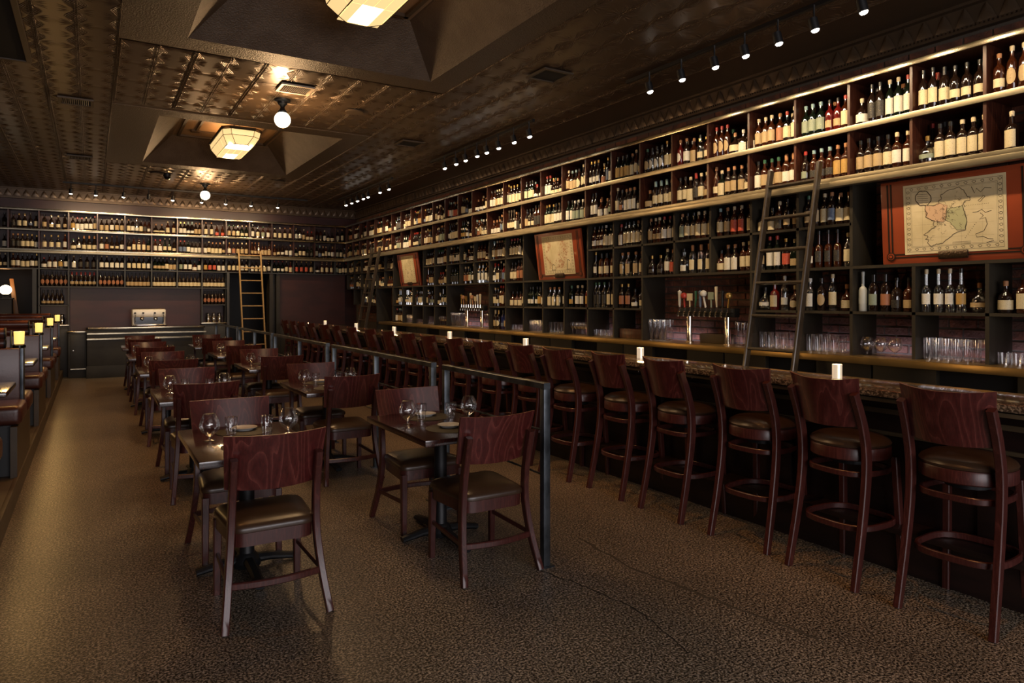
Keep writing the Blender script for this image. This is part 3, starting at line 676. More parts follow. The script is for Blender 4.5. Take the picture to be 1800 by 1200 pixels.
for row, (E_, X_) in ROWS.items():
    for i, (e, x) in enumerate(zip(E_, X_)):
        place_chair(x + .31, e - .09, 0, f'dark red dining chair, back to the camera, at the {TN[i]} table, {row} row', f'dining chairs of the {row} row')
        place_chair(x + .31, e + .80, PI, f'dark red dining chair facing the camera behind the {TN[i]} table, {row} row', f'dining chairs of the {row} row')
        lab = f'dark wooden pedestal table set for two, {TN[i]} in the {row} row of dining tables'
        if tfirst: tfirst = False; tb0.location = (x, e, 0); tb0['label'] = lab; tb0['group'] = 'dining tables'
        else: dup(tb0, (x, e, 0), 0, lab, 'dining tables')
        z = .7352
        def put(name, me, dx, dy, lab, cat, grp, dz=0): tag(link(name, me, None, (x + dx, e + dy, z + dz), (0, 0, random.uniform(0, 6))), lab, cat, grp)
        tt = f'{TN[i]} table in the {row} row'
        put('placemat', G_MA, .35, .76, f'round dark placemat at the far seat of the {tt}', 'placemat', 'placemats')
        put('placemat', G_MA, .31, .28, f'round dark placemat at the near seat of the {tt}', 'placemat', 'placemats')
        put('side_plate', G_PL, .36, .80, f'small white plate at the far seat of the {tt}', 'plate', 'side plates', .003)
        put('side_plate', G_PL, .31, .32, f'small white plate at the near seat of the {tt}', 'plate', 'side plates', .003)
        put('snifter_glass', G_SN, .125, .56, f'round-bowled snifter glass, left one on the {tt}', 'glass', 'snifters on the dining tables')
        put('snifter_glass', G_SN, .57, .545, f'round-bowled snifter glass, right one on the {tt}', 'glass', 'snifters on the dining tables')
        put('tumbler', G_TU, .255, .635, f'clear water tumbler, left one on the {tt}', 'glass', 'tumblers on the dining tables')
        put('tumbler', G_TU, .45, .58, f'clear water tumbler, right one on the {tt}', 'glass', 'tumblers on the dining tables')

# railings ------------------------------------------------------------------
RX = 2.256
for i, (a, b, mid) in enumerate([(3.30, 4.66, None), (4.85, 7.44, 6.12), (7.65, 10.25, 8.88), (10.42, 13.05, 11.7), (13.2, 15.75, 14.3)]):
    t = thing('handrail', 'dark steel railing section with thin rods, ' + ['nearest the camera', 'second from the camera', 'third from the camera', 'fourth from the camera', 'farthest, near the blond ladder'][i], 'railing', (RX, a, 0), 0, 'railing sections beside the dining tables')
    L_ = b - a; h = 1.07
    obj('top_rail', MB().bar([(0, 0, h - .018), (0, L_, h - .018)], .045, .036, c=.08), 'rail_steel', t)
    for y in [.022, L_ - .022] + ([mid - a] if mid else []):
        p = obj('post', MB().box(-.022, .022, y - .022, y + .022, .006, h - .036), 'rail_steel', t, bevel=.003)
        link('base_plate', MB().box(-.045, .045, y - .035, y + .035, 0, .006).mesh('base_plate', 'rail_steel'), p)
    for z in (.79, .53): obj('rod', MB().tube([(0, .03, z), (0, L_ - .03, z)], .006, 8), 'rail_steel', t)

# booths on the left ------------------------------------------------------------------
PZ = .155
pf = struct('trim_6', MB().box(-3.3, -.50, 1.0, 16.4, 0, PZ).box(-.52, -.49, 1.0, 16.4, 0, PZ + .004), 'curb_paint', .003)
tops = [4.6, 7.20, 9.80, 12.40, 14.95]
BN = ['just left of the frame', 'nearest the camera on the left', 'second on the left', 'third on the left', 'farthest on the left']
def booth(y, lab, near, far):
    t = thing('booth_bench', lab, 'booth', (-.5, y, PZ), 0, 'leather booth benches on the left')
    xl = -2.3
    obj('backrest', MB().box(xl, -.025, -.02, .0, .40, .985).box(xl, -.025, .0, .20, .0, .985).box(xl, -.025, .20, .22, .40, .985), 'leather', t, bevel=.012)
    obj('end_strip', MB().box(-.025, .0, .02, .18, .40, .985), 'rail_steel', t, bevel=.003)
    obj('end_panel', MB().box(-.045, .0, -.55 if near else .0, .76 if far else .2, -.0, .40), 'curb_paint', t)
    for z in (1.028, 1.112): obj('bolster', MB().tube([(xl, .10, z), (-.14, .10, z)], .046, 14), 'leather', t)
    obj('scroll_end', MB().lathe([(.047, 0), (.048, .012), (.02, .016), (0, .016)], 16, (-.14, .10, 1.028), axis='X').lathe([(.047, 0), (.048, .012), (.02, .016), (0, .016)], 16, (-.14, .10, 1.112), axis='X'), 'black_iron', t)
    for k, (s, on) in enumerate(((-1, near), (1, far))):
        if not on: continue
        y0, y1 = (-.52, -.02) if s < 0 else (.22, .72)
        obj('seat_base', MB().box(xl, -.045, y0 + (.06 if s < 0 else 0), y1 - (0 if s < 0 else .06), 0, .40), 'grey_paint', t)
        obj('seat_cushion', MB().box(xl, .03, y0, y1, .405, .56), 'leather', t, bevel=.05, seg=4)
    return t
for i, y in enumerate(tops):
    if i == 0:
        booth(y, 'brown leather booth bench at the left edge, mostly outside the picture', True, True); continue
    booth(y, f'brown leather booth bench with rolled top, {BN[i]}', True, i < 4)
    lz = PZ + .986
    t = thing('booth_lamp', f'small glowing amber table lamp on the booth back {BN[i]}', 'lamp', (-.535, y + .10, lz), 0, 'amber lamps on the booth backs')
    obj('base', MB().lathe([(.048, 0), (.048, .022), (.03, .032)], 18), 'black_gloss', t)
    obj('lamp_shade', MB().lathe([(.034, .032), (.036, .036), (.040, .14), (.038, .14)], 20), 'lamp_shade', t)
    obj('reflector', MB().box(-.062, -.052, -.045, .045, .0, .15), 'black_iron', t, bevel=.004)
    light('booth_lamp_light', 'POINT', (-.535, y + .10, lz + .24), 3.0, (1, .58, .2), shadow_soft_size=.05)
def btable(y, lab):
    t = thing('booth_table', lab, 'table', (-1.3, y, PZ), 0, 'booth tables on the left')
    obj('tabletop', MB().box(-.95, .80, -.36, .36, .725, .765), 'table_wood', t, bevel=.012)
    for x in (-.5, .45): obj('pedestal', MB().lathe([(.16, 0), (.16, .02), (.04, .05), (.04, .70), (.10, .725)], 16, (x, 0, 0)), 'black_iron', t)
for i, y in enumerate([6.2, 8.8, 11.4, 13.9]): btable(y, f'dark wooden booth table, {["nearest the camera, cut by the left edge", "second from the camera", "third from the camera", "farthest from the camera"][i]}')

# dark alcove with globe lamp behind the back wall, at the far left
t = thing('stair_rail_panel', 'slanted orange-brown wooden stair panel in the dark doorway at far left', 'stair rail', (0, 17.68, 0))
obj('slanted_board', MB().prism([(-1.46, 2.0), (-1.39, 2.0), (-1.27, 1.0), (-1.2, 0), (-1.3, 0), (-1.36, 1.0)], -.03, .03, 'Y'), 'stair_wood', t, bevel=.005)
t = thing('low_wall', 'low dark grey wall carrying the globe lamp in the left doorway', 'wall', (0, 17.45, 0)); obj('wall_body', MB().box(-2.4, -1.39, -.15, .15, 0, 1.57), 'olive_paint', t, bevel=.01); obj('ledge', MB().box(-2.42, -1.37, -.17, .17, 1.57, 1.60), 'black', t, bevel=.004)
t = thing('globe_lamp', 'round glowing globe lamp in the dark doorway at the far left', 'lamp', (-1.505, 17.45, 1.60))
obj('globe', MB().lathe([(.04, 0.07)] + [(.105 * math.sin(a), .165 - .10 * math.cos(a)) for a in [PI * k / 12 for k in range(2, 12)]] + [(0, .265)], 20), 'opal', t)
obj('base', MB().lathe([(.07, 0), (.07, .02), (.04, .03), (.05, .075)], 16), 'black_iron', t)
light('alcove_light', 'POINT', (-1.52, 17.25, 2.05), 3, WARM, shadow_soft_size=.1)
#@@LIGHTS
# ------------------------------------------------------------------ ladders
def ladder(name, lab, foot, topp, axis, half, rungs, wd, z0=0.0, grp='library ladders on the rail', lengths=None, rsp=.285):
    """foot/topp: centre points of the ladder line; axis: unit vector along the rungs"""
    t = thing(name, lab, 'ladder', (foot[0], foot[1], 0), 0, grp)
    f = Vector((0, 0, z0)); p = Vector(topp) - Vector((foot[0], foot[1], 0)); ax = Vector(axis)
    up = ax.cross(p - f).normalized()
    for s in (-1, 1): obj('stile', MB().bar([f + ax * half * s, p + ax * half * s], .030, .062, up), wd, t)
    n = rungs
    for i in range(n):
        q = f + (p - f) * ((rsp * (i + 1)) / (p - f).length)
        if q.z > p.z - .03: break
        obj('rung', MB().bar([q - ax * half, q + ax * half], .022, .055 if wd != 'ladder_blond' else .03, up), wd, t)
    for s in (-1, 1):
        q = p + ax * half * s; obj('rail_hook', MB().bar([q + Vector((0, 0, -.08)), q + Vector((0, 0, -.03)) - up * .0], .02, .02), 'black_iron', t)
    return t
ladder('library_ladder', 'dark wooden library ladder leaning on the steel rail beside the map at right', (4.645, 3.79), (5.17, 3.79, 2.70), (0, 1, 0), .24, 12, 'ladder_wood', rsp=.2885)
ladder('library_ladder', 'dark wooden library ladder far along the bottle wall, near the corner', (4.665, 14.0), (5.17, 14.0, 2.66), (0, 1, 0), .22, 12, 'ladder_wood', rsp=.2885)
ladder('library_ladder', 'blond wooden library ladder leaning on the back wall rail beside the doorway', (3.10, 15.95), (3.05, 16.38, 2.66), (1, 0, 0), .235, 12, 'ladder_blond', rsp=.2885)

# ------------------------------------------------------------------ framed maps
def blob(cx, cy, pts, jag, seed, n=4):
    rnd = random.Random(seed); out = []
    for i in range(len(pts)):
        a = Vector(pts[i]); b = Vector(pts[(i + 1) % len(pts)])
        for j in range(n):
            p = a.lerp(b, j / n); out.append((cx + p.x + rnd.uniform(-jag, jag), cy + p.y + rnd.uniform(-jag, jag)))
    return out
def outline(m, pts, y, w, mi, closed=True):
    n = len(pts); vs = []; P = [Vector(p) for p in pts]
    for i, p in enumerate(P):
        a = P[i - 1] if closed or i else p; b = P[(i + 1) % n] if closed or i < n - 1 else p
        t = (b - a); t = t.normalized() if t.length > 1e-6 else Vector((1, 0)); s = Vector((-t.y, t.x)) * w / 2
        vs += [(p.x - s.x, y, p.y - s.y), (p.x + s.x, y, p.y + s.y)]
    m.add(vs, [[2 * i, 2 * i + 1, 2 * ((i + 1) % n) + 1, 2 * ((i + 1) % n)] for i in range(n if closed else n - 1)], mi)
def fill(m, pts, y, mi):
    c = Vector((sum(p[0] for p in pts) / len(pts), sum(p[1] for p in pts) / len(pts)))
    bm = bmesh.new(); vs = [bm.verts.new((p[0], y, p[1])) for p in pts]; f = bm.faces.new(vs); r_ = bmesh.ops.triangulate(bm, faces=[f])
    bm.verts.index_update(); m.add([tuple(v.co) for v in bm.verts], [[v.index for v in f.verts] for f in bm.faces], mi); bm.free()
def map_frame(lab, yc, kind, tilt, w=1.06, h=.645):
    """local: x along the wall (left in the photo is -x), faces -y; rotated to face -X"""
    t = thing('framed_map', lab, 'framed map', (5.42, yc, 1.834), -PI / 2, 'framed antique maps among the bottles')
    t.rotation_euler = (0, 0, -PI / 2)
    sh = lambda z: -tilt * z
    root = t
    T = Matrix.Rotation(math.atan(tilt), 4, 'X')
    def part(name, m, mats, bevel=0, lab2=None):
        me = m.mesh(name, mats, bevel); me.transform(T); o = link(name, me, t)
        if lab2: o['label'] = lab2
        return o
    W2 = w / 2
    part('frame', MB().box(-W2, W2, -.03, 0, 0, h), 'frame_red', .006)
    pw, ph = (.35, .265) if kind != 'far' else (.30, .265); zc = h / 2 + .012
    m = MB()
    for dx in (.055, .082):
        for s in (-1, 1): m.box(s * (W2 - dx) - .006, s * (W2 - dx) + .006, -.0325, -.03, .05, h - .02)
    for dz in (.045, .068): m.box(-W2 + .05, W2 - .05, -.0325, -.03, dz, dz + .011)
    part('painted_line', m, 'frame_dark')
    for s in (-1, 1):
        m = MB().lathe([(.034, -.036), (.034, -.030)], 24, (0, 0, 0), axis='Y').lathe([(.026, -.038), (.026, -.036)], 24, axis='Y', mi=1).lathe([(.019, -.040), (.019, -.038)], 24, axis='Y').lathe([(.011, -.042), (.011, -.040)], 24, axis='Y', mi=1)
        me = m.mesh('corner_roundel', ['frame_dark', 'frame_red']); me.transform(Matrix.Translation((s * (W2 - .07), 0, .06))); me.transform(T); link('corner_roundel', me, t)
    m = MB().prism([(-.10, .0), (-.085, .055), (.085, .055), (.10, .0), (.085, -.0), (-.085, -.0)], -.05, -.03, 'Y'); m.v = [(a, b, c + .03) for a, b, c in m.v]
    m2 = MB().sweep([(-.10, -.04, .055), (.10, -.04, .055)], [(.012 * math.cos(a), .03 * math.sin(a)) for a in [2 * PI * i / 12 for i in range(12)]])
    part('name_plaque', m2, 'plaque', 0, 'small dark bronze plaque at the bottom of the frame')
    paper = part('map_sheet', MB().box(-pw, pw, -.0345, -.0315, zc - ph, zc + ph), 'paper')
    y = -.0352; m = MB(); rnd = random.Random(yc)
    for k in ((.02, .0025), (.052, .002), (.060, .0012)): 
        a, b = pw - k[0], ph - k[0]; outline(m, [(-a, zc - b), (a, zc - b), (a, zc + b), (-a, zc + b)], y, k[1], 0)
    for i in range(46):    # ornament in the border band
        s = i / 46; per = [(-pw + .036, zc - ph + .036), (pw - .036, zc - ph + .036), (pw - .036, zc + ph - .036), (-pw + .036, zc + ph - .036)]
        q = s * 4; k = int(q); f = q - k; a = Vector(per[k]); b = Vector(per[(k + 1) % 4]); c = a.lerp(b, f)
        outline(m, [(c.x + .011 * math.cos(u) * (1 + .4 * math.sin(3 * u)), c.y + .009 * math.sin(u)) for u in [2 * PI * j / 7 for j in range(7)]], y, .003, 0)
    if kind == 'near':
        # photo pixels (in a 1680x1200 crop) of the coastline, mapped to the sheet
        def Q(px, py):
            u = (px - 340) / (1415 - 340); top = 290 + (135 - 290) * u; bot = 1015 + (965 - 1015) * u
            return (-pw + 2 * pw * u, zc + ph - 2 * ph * (py - top) / (bot - top))
        isl = [(760, 380), (850, 320), (960, 295), (1010, 330), (1040, 390), (1065, 400), (1060, 435), (1010, 440), (985, 490), (1000, 540), (1010, 600), (1028, 650), (1010, 700), (1012, 750), (930, 770), (880, 800), (800, 860), (770, 890), (700, 900), (640, 925), (600, 890), (620, 860), (575, 850), (610, 820), (560, 800), (610, 775), (640, 745), (700, 715), (665, 700), (680, 655), (640, 640), (590, 610), (610, 570), (585, 540), (600, 490), (680, 490), (740, 470), (735, 440), (765, 420)]
        con = [(600, 490), (680, 490), (740, 460), (830, 490), (810, 560), (815, 620), (780, 670), (735, 665), (680, 655), (640, 640), (590, 610), (610, 570), (585, 540)]
        lei = [(820, 520), (900, 510), (985, 490), (1000, 540), (1028, 650), (1010, 740), (920, 755), (850, 670), (800, 640), (815, 580)]
        mw = MB(); fill(mw, [Q(*p) for p in con], y - .0003, 0); fill(mw, [Q(*p) for p in lei], y - .0003, 1)
        part('colour_wash', mw, ['pink_wash', 'green_wash'])
        outline(m, blob(0, 0, [Q(*p) for p in isl], .0035, 1), y - .0008, .0035, 0)
        outline(m, blob(0, 0, [Q(*p) for p in con], .003, 2), y - .0008, .0018, 0); outline(m, blob(0, 0, [Q(*p) for p in lei], .003, 3), y - .0008, .0018, 0)
        outline(m, [Q(480 + 88 * (1 + math.cos(a)), 415 + 78 * math.sin(a) + 6 * math.sin(7 * a)) for a in [2 * PI * i / 28 for i in range(28)]], y, .006, 0)
        for j in range(5): a = Q(500, 375 + j * 22); b = Q(620, 368 + j * 22); outline(m, [a, b], y, .002, 0, False)
        for line in ([(1080, 290), (1110, 360), (1130, 310), (1175, 345), (1210, 300), (1275, 300)], [(1085, 565), (1135, 560), (1175, 535), (1215, 565), (1270, 545)], [(1160, 570), (1190, 600), (1150, 640), (1215, 620), (1225, 690), (1190, 760), (1110, 795), (1120, 830), (1185, 820), (1235, 850), (1280, 850)], [(1215, 890), (1285, 870)]):
            outline(m, blob(0, 0, [Q(*p) for p in line], .002, 5, 1), y, .004, 0, False)
        outline(m, blob(0, 0, [Q(*p) for p in [(1140, 440), (1200, 385), (1215, 395), (1160, 450)]], .002, 6, 2), y, .003, 0)
        for j in range(9): p = Q(1005 + j * 14, 835 - j * 20); m.box(p[0] - .002, p[0] + .002, y, y + .0003, p[1] - .002, p[1] + .002)
        for j in range(14): p = Q(1010 + j * 18, 492 - j * 2); m.box(p[0] - .002, p[0] + .002, y, y + .0003, p[1] - .0015, p[1] + .0015)
        for j in range(4): outline(m, [Q(870, 880 + j * 11), Q(1060, 872 + j * 11)], y, .0016, 0, False)
        for gx in range(4): outline(m, [Q(560 + gx * 210, 250 - gx * 15), Q(545 + gx * 210, 930)], y + .0001, .0008, 1, False)
        for gy in range(4): outline(m, [Q(450, 420 + gy * 140), Q(1290, 380 + gy * 140)], y + .0001, .0008, 1, False)
        rv = random.Random(4)
        for j in range(90):
            a = isl[rv.randrange(len(isl))]; b = (820, 600); f = rv.uniform(.15, .92); c = (a[0] + (b[0] - a[0]) * f, a[1] + (b[1] - a[1]) * f)
            pts = [Q(c[0], c[1])]
            for _ in range(4): c = (c[0] + rv.uniform(-22, 22), c[1] + rv.uniform(-18, 18)); pts.append(Q(*c))
            outline(m, pts, y - .0006, .0013, 0, False)
    elif kind == 'mid':
        rv = random.Random(9); mw = MB()
        for j in range(420):
            u = rv.random(); 
            if j % 3 == 0: cx, cz = -.24 + .06 * math.sin(u * 9) + rv.gauss(0, .022), zc + .20 - u * .38
            else: cx, cz = .10 + .06 * math.sin(u * 5) + rv.gauss(0, .055), zc + .20 - u * .38
            if abs(cx) > pw - .07 or abs(cz - zc) > ph - .07: continue
            a = rv.uniform(0, PI); l = rv.uniform(.006, .018); outline(mw, [(cx - l * math.cos(a), cz - l * math.sin(a)), (cx + l * math.cos(a), cz + l * math.sin(a))], y - .0003, .003, 0, False)
        part('hatching', mw, ['red_hatch'])
        for cx, hh in ((-.13, .06), (.22, .11)):
            outline(m, [(cx - .04, zc - .2), (cx - .02, zc - .19 + hh), (cx, zc - .185 + hh), (cx + .03, zc - .2 + hh)], y, .008, 0, False)
            outline(m, [(cx - .05, zc - .2), (cx + .05, zc - .2), (cx + .045, zc - .2 + hh * .7)], y, .006, 0, False)
    else:
        rv = random.Random(3)
        for j in range(26):
            p = [(rv.uniform(-.2, .2), zc + rv.uniform(-.18, .18))]
            for _ in range(7): p.append((p[-1][0] + rv.uniform(-.03, .03), p[-1][1] + rv.uniform(-.025, .025)))
            outline(m, p, y, .0035, 1 if j % 2 else 0, False)
    part('map_print', m, ['ink', 'ink_soft'])
    return t
map_frame('large framed antique map of an island on a red-orange mount at the right edge', 2.61, 'near', .06)
map_frame('framed antique map with reddish hatching, middle of the bottle wall', 7.56, 'mid', .13, w=1.06)
map_frame('small-looking framed antique map far along the bottle wall, near the dark ladder', 12.66, 'far', .15, w=1.0)

# ------------------------------------------------------------------ beer taps
def beer_tower(yc, lab, n, cols):
    t = thing('beer_tower', lab, 'beer tap', (5.47, yc, 1.10), 0, 'beer towers on the back bar')
    half = .36
    for s in (-1, 1): obj('column', MB().lathe([(.045, 0), (.045, .012), (.030, .016), (.030, .30)], 20, (0, s * half * .72, 0)), 'chrome', t)
    obj('manifold', MB().box(-.04, .04, -half - .02, half + .02, .28, .37), 'black_iron', t, bevel=.012)
    for i in range(n):
        y = half - .03 - i * (2 * half - .06) / (n - 1); c = cols[i % len(cols)]; hh = .14 + .05 * random.Random(i * 3 + int(yc)).random()
        f = obj('faucet', MB().tube([(-.04, y, .325), (-.09, y, .325), (-.10, y, .28)], .011, 8).lathe([(.012, 0), (.009, .05)], 8, (-.075, y, .33)), 'chrome', t)
        shp = i % 4; lean = .02 * ((i % 3) - 1); x = -.075
        if shp == 0: m = MB().lathe([(.008, 0), (.014, .03), (.017, hh * .8), (.022, hh), (.0, hh + .015)], 10, (x, y, .375))
        elif shp == 1: m = MB().bar([(x, y, .375), (x - .01, y + lean, .375 + hh * .62)], .018, .016, (0, 1, 0)).lathe([(0, -.036), (.028, -.024), (.036, 0), (.028, .024), (0, .036)], 12, (x - .012, y + lean, .375 + hh * .62 + .03))
        elif shp == 2: m = MB().bar([(x, y, .375), (x, y, .375 + hh * .5)], .014, .014, (0, 1, 0)).box(x - .008, x + .004, y - .036, y + .036, .375 + hh * .45, .375 + hh * .45 + .075)
        else: m = MB().bar([(x, y, .375), (x - .008, y + lean, .375 + hh * .6), (x - .01, y + lean, .375 + hh * 1.2)], .028, .018, (0, 1, 0), scale=[.5, .9, 1.1])
        h = obj('tap_handle', m, c, t); h['label'] = ['tall', 'round headed', 'square headed', 'paddle shaped'][shp] + ' tap handle in ' + c.split('_')[1]
    return t
beer_tower(5.04, 'chrome beer tower with ten mixed tap handles against the red brick, right one', 10, ['c_white', 'c_red', 'c_cream', 'c_green', 'l_blue', 'c_white', 'l_green', 'c_cream', 'c_black', 'c_gold'])
beer_tower(10.15, 'chrome beer tower with wooden and cream tap handles, farther left along the wall', 9, ['c_gold', 'c_cork', 'c_gold', 'c_black', 'c_cream', 'c_cork', 'c_cream', 'c_white', 'c_cream'])
t = thing('steel_bin', 'low brushed steel box between the columns of the right beer tower', 'box', (5.60, 5.04, 1.10)); obj('box_body', MB().box(-.06, .06, -.18, .18, 0, .10), 'curb_paint', t, bevel=.006)
tag(obj('wooden_crate', MB().box(-.14, .14, -.20, .20, 0, .115).box(-.145, -.14, -.19, .19, .01, .10), 'shelf_wood', None, (5.53, YK(7) + .26, 1.10), .004), 'plain brown wooden box in the bay left of the right beer tower', 'box')
bpy.data.objects['wooden_crate'].location = (5.53, YK(7) + .25, 1.10)

# ------------------------------------------------------------------ glassware under the shelves
def gl(name, prof, n=14): return MB().lathe(prof, n).mesh(name, 'glassware')
GM = {
 'pint_glass': gl('pint_glass', [(0, .01), (.028, .01), (.030, 0), (.036, .15), (.0365, .152)]),
 'collins_glass': gl('collins_glass', [(0, .012), (.028, .012), (.030, 0), (.031, .165)]),
 'pilsner_glass': gl('pilsner_glass', [(.030, 0), (.030, .006), (.010, .02), (.016, .05), (.028, .14), (.033, .20), (.034, .235)]),
 'rocks_glass': gl('rocks_glass', [(0, .014), (.033, .014), (.035, 0), (.040, .085)]),
 'stemmed_glass': gl('stemmed_glass', [(.032, 0), (.030, .004), (.005, .01), (.005, .07), (.025, .085), (.036, .12), (.030, .165)]),
 'snifter_glass': gl('snifter_glass', [(.034, 0), (.030, .004), (.006, .01), (.006, .03), (.045, .06), (.055, .09), (.045, .13), (.034, .15)]),
}
GLN = {'pint_glass': 'tall clear pint glass', 'collins_glass': 'straight clear highball glass', 'pilsner_glass': 'slender clear pilsner glass', 'rocks_glass': 'short clear rocks glass', 'stemmed_glass': 'stemmed clear tasting glass', 'snifter_glass': 'round clear snifter glass'}
def glasses(kind, y0, y1, rows, step, x0, where):
    n = int((y1 - y0) / step)
    for r_ in range(rows):
        for i in range(n):
            tag(link(kind, GM[kind], None, (x0 + r_ * .085, y1 - step * (i + .5), 1.1005)), f'{GLN[kind]}, {ORD[i]} from left, {["front", "rear"][r_]} rank, {where}', 'glass', f'glasses, {where}')
WH = lambda k: f'{ORD[k + 1]} counter bay from right edge'
for k, kd, rows, stp in ((-1, 'rocks_glass', 2, .084), (0, 'collins_glass', 2, .068), (1, 'snifter_glass', 1, .115), (2, 'pint_glass', 2, .077), (3, 'pint_glass', 2, .077), (8, 'rocks_glass', 2, .084), (9, 'stemmed_glass', 2, .078), (10, 'pint_glass', 2, .08), (11, 'collins_glass', 2, .07), (12, 'rocks_glass', 2, .084),
                         (17, 'stemmed_glass', 1, .08), (18, 'pint_glass', 1, .08), (19, 'rocks_glass', 1, .084), (20, 'collins_glass', 1, .075), (21, 'stemmed_glass', 1, .08)):
    glasses(kd, YK(k) + .04, YK(k + 1) - .02, rows, stp, 5.44, WH(k))
glasses('pilsner_glass', YK(7) - .36, YK(7) - .03, 2, .072, 5.42, 'left of the right beer tower')
glasses('pilsner_glass', YK(4) + .03, YK(4) + .25, 2, .072, 5.42, 'right of the right beer tower')
glasses('pilsner_glass', YK(17) - .42, YK(17) - .03, 2, .075, 5.42, 'left of the farther beer tower')
glasses('pilsner_glass', YK(14) + .03, YK(14) + .25, 1, .075, 5.42, 'right of the farther beer tower')

# ------------------------------------------------------------------ candles on the bar
def cyl_candle(): return MB().lathe([(0, 0), (.030, 0), (.030, .088), (.026, .088), (.026, .03), (0, .03)], 20)
cm = cyl_candle().mesh('candle_holder', 'candle_metal'); cw = MB().lathe([(0, .02), (.024, .02), (.024, .080), (0, .082)], 14).mesh('candle', 'candle_glow')
for i, (x, y) in enumerate([(4.10, 2.69), (4.07, 4.52), (4.00, 6.26), (4.02, 8.15), (4.02, 10.1), (4.02, 11.9), (4.02, 13.8)]):
    t = thing('bar_candle', f'lit candle in a bright metal cup on the bar, {ORD[i] + " from the right" if i < 6 else "farthest one"}', 'candle', (x, y, 1.0505), 0, 'candles along the bar')
    link('candle_holder', cm, t); link('candle', cw, t)
    light('candle_light', 'POINT', (x, y, 1.17), 1.8, (1, .6, .25), shadow_soft_size=.03)

# ------------------------------------------------------------------ bottles
SH = {
 'whisky': ([(0, 0), (.034, 0), (.037, .004), (.037, .165), (.032, .185), (.016, .205), (.0135, .215), (.0135, .262)], .262, .285, .037, (.045, .145)),
 'slim': ([(0, 0), (.031, 0), (.033, .004), (.033, .19), (.028, .21), (.014, .235), (.0125, .25), (.0125, .29)], .29, .315, .033, (.05, .16)),
 'squat': ([(0, 0), (.044, 0), (.047, .006), (.047, .105), (.040, .125), (.018, .145), (.014, .16), (.014, .20)], .20, .225, .047, (.025, .09)),
 'square': ([(0, 0), (.035, 0), (.037, .004), (.037, .15), (.030, .17), (.015, .185), (.0135, .20), (.0135, .245)], .245, .27, .037, (.03, .135)),
 'wine': ([(0, 0), (.035, 0), (.0375, .005), (.0375, .19), (.030, .215), (.0145, .235), (.0135, .295)], .25, .30, .0375, (.05, .14)),
 'burgundy': ([(0, 0), (.038, 0), (.0405, .005), (.0405, .14), (.032, .18), (.018, .21), (.0135, .235), (.0135, .295)], .25, .30, .0405, (.03, .11)),
 'flask': ([(0, 0), (.03, 0), (.052, .02), (.058, .06), (.052, .10), (.025, .13), (.014, .145), (.014, .19)], .19, .215, .058, (.04, .085)),
 'tall': ([(0, 0), (.030, 0), (.032, .004), (.032, .17), (.026, .19), (.0115, .205), (.011, .30)], .30, .325, .032, (.06, .14)),
}
BODY, CAPM, LABM = {}, {}, {}
for n_, (pr, cz, ch, lr, (l0, l1)) in SH.items():
    sq = 3.4 if n_ in ('square',) else None
    BODY[n_] = MB().lathe(pr, 14, sq=sq).mesh('bottle_' + n_, 'b_dark')
    r_ = pr[-1][0] + .0015; CAPM[n_] = MB().lathe([(r_, cz - .012), (r_ + .001, ch - .004), (r_ * .8, ch), (0, ch)], 10).mesh('cap', 'c_black')
    for lk, (a0, b0, b1) in {'full': (78, l0, l1), 'small': (60, l0, (l0 + l1) / 2 + .01), 'tall': (70, l0 - .01, l1 + .005), 'oval': (55, l0, l1)}.items():
        m = MB(); N = 8; rr = lr + .0008; vs = []
        for i in range(N + 1):
            u = i / N * 2 - 1; a = R(a0) * u; q = 1
            if sq: q = 1 / (abs(math.cos(a)) ** sq + abs(math.sin(a)) ** sq) ** (1 / sq)
            zt, zb = b1, b0
            if lk == 'oval': e_ = math.sqrt(max(0, 1 - u * u * .96)); c_ = (b0 + b1) / 2; zt = c_ + (b1 - c_) * e_; zb = c_ - (c_ - b0) * e_
            for z_ in (zb, zt): vs.append((rr * q * math.sin(a), -rr * q * math.cos(a), z_))
        m.add(vs, [[2 * i, 2 * i + 2, 2 * i + 3, 2 * i + 1] for i in range(N)], 0, True)
        LABM[(n_, lk)] = m.mesh('label', 'l_cream')
CNAME = {'b_dark': 'dark', 'b_amber': 'amber', 'b_green': 'dark green', 'clear_bottle': 'clear', 'b_red': 'red', 'b_white': 'frosted white', 'b_blue': 'blue'}
PROTO = {}
def mk(sh, body, lk, lc, cc):
    key = (sh, body, lk, lc, cc)
    if key not in PROTO:
        b = bpy.data.objects.new('bottle', BODY[sh]); b['category'] = 'bottle'
        b.material_slots[0].link = 'OBJECT'; b.material_slots[0].material = MT[body]; ks = []
        c = bpy.data.objects.new('cap', CAPM[sh]); c.material_slots[0].link = 'OBJECT'; c.material_slots[0].material = MT[cc]; ks.append(c)
        if lk: 
            l = bpy.data.objects.new('label', LABM[(sh, lk)]); l.material_slots[0].link = 'OBJECT'; l.material_slots[0].material = MT[lc]; ks.append(l)
        PROTO[key] = (b, ks)
    return PROTO[key]
def put_bottle(spec, loc, rz, lab, grp):
    b, ks = mk(*spec); o = b.copy(); COL.objects.link(o); o.location = loc; o.rotation_euler = (0, 0, rz); o['label'] = lab; o['group'] = grp
    for k in ks: c = k.copy(); COL.objects.link(c); c.parent = o
RB = random.Random(42)
WT = lambda items: RB.choices([a for a, _ in items], [w for _, w in items])[0]
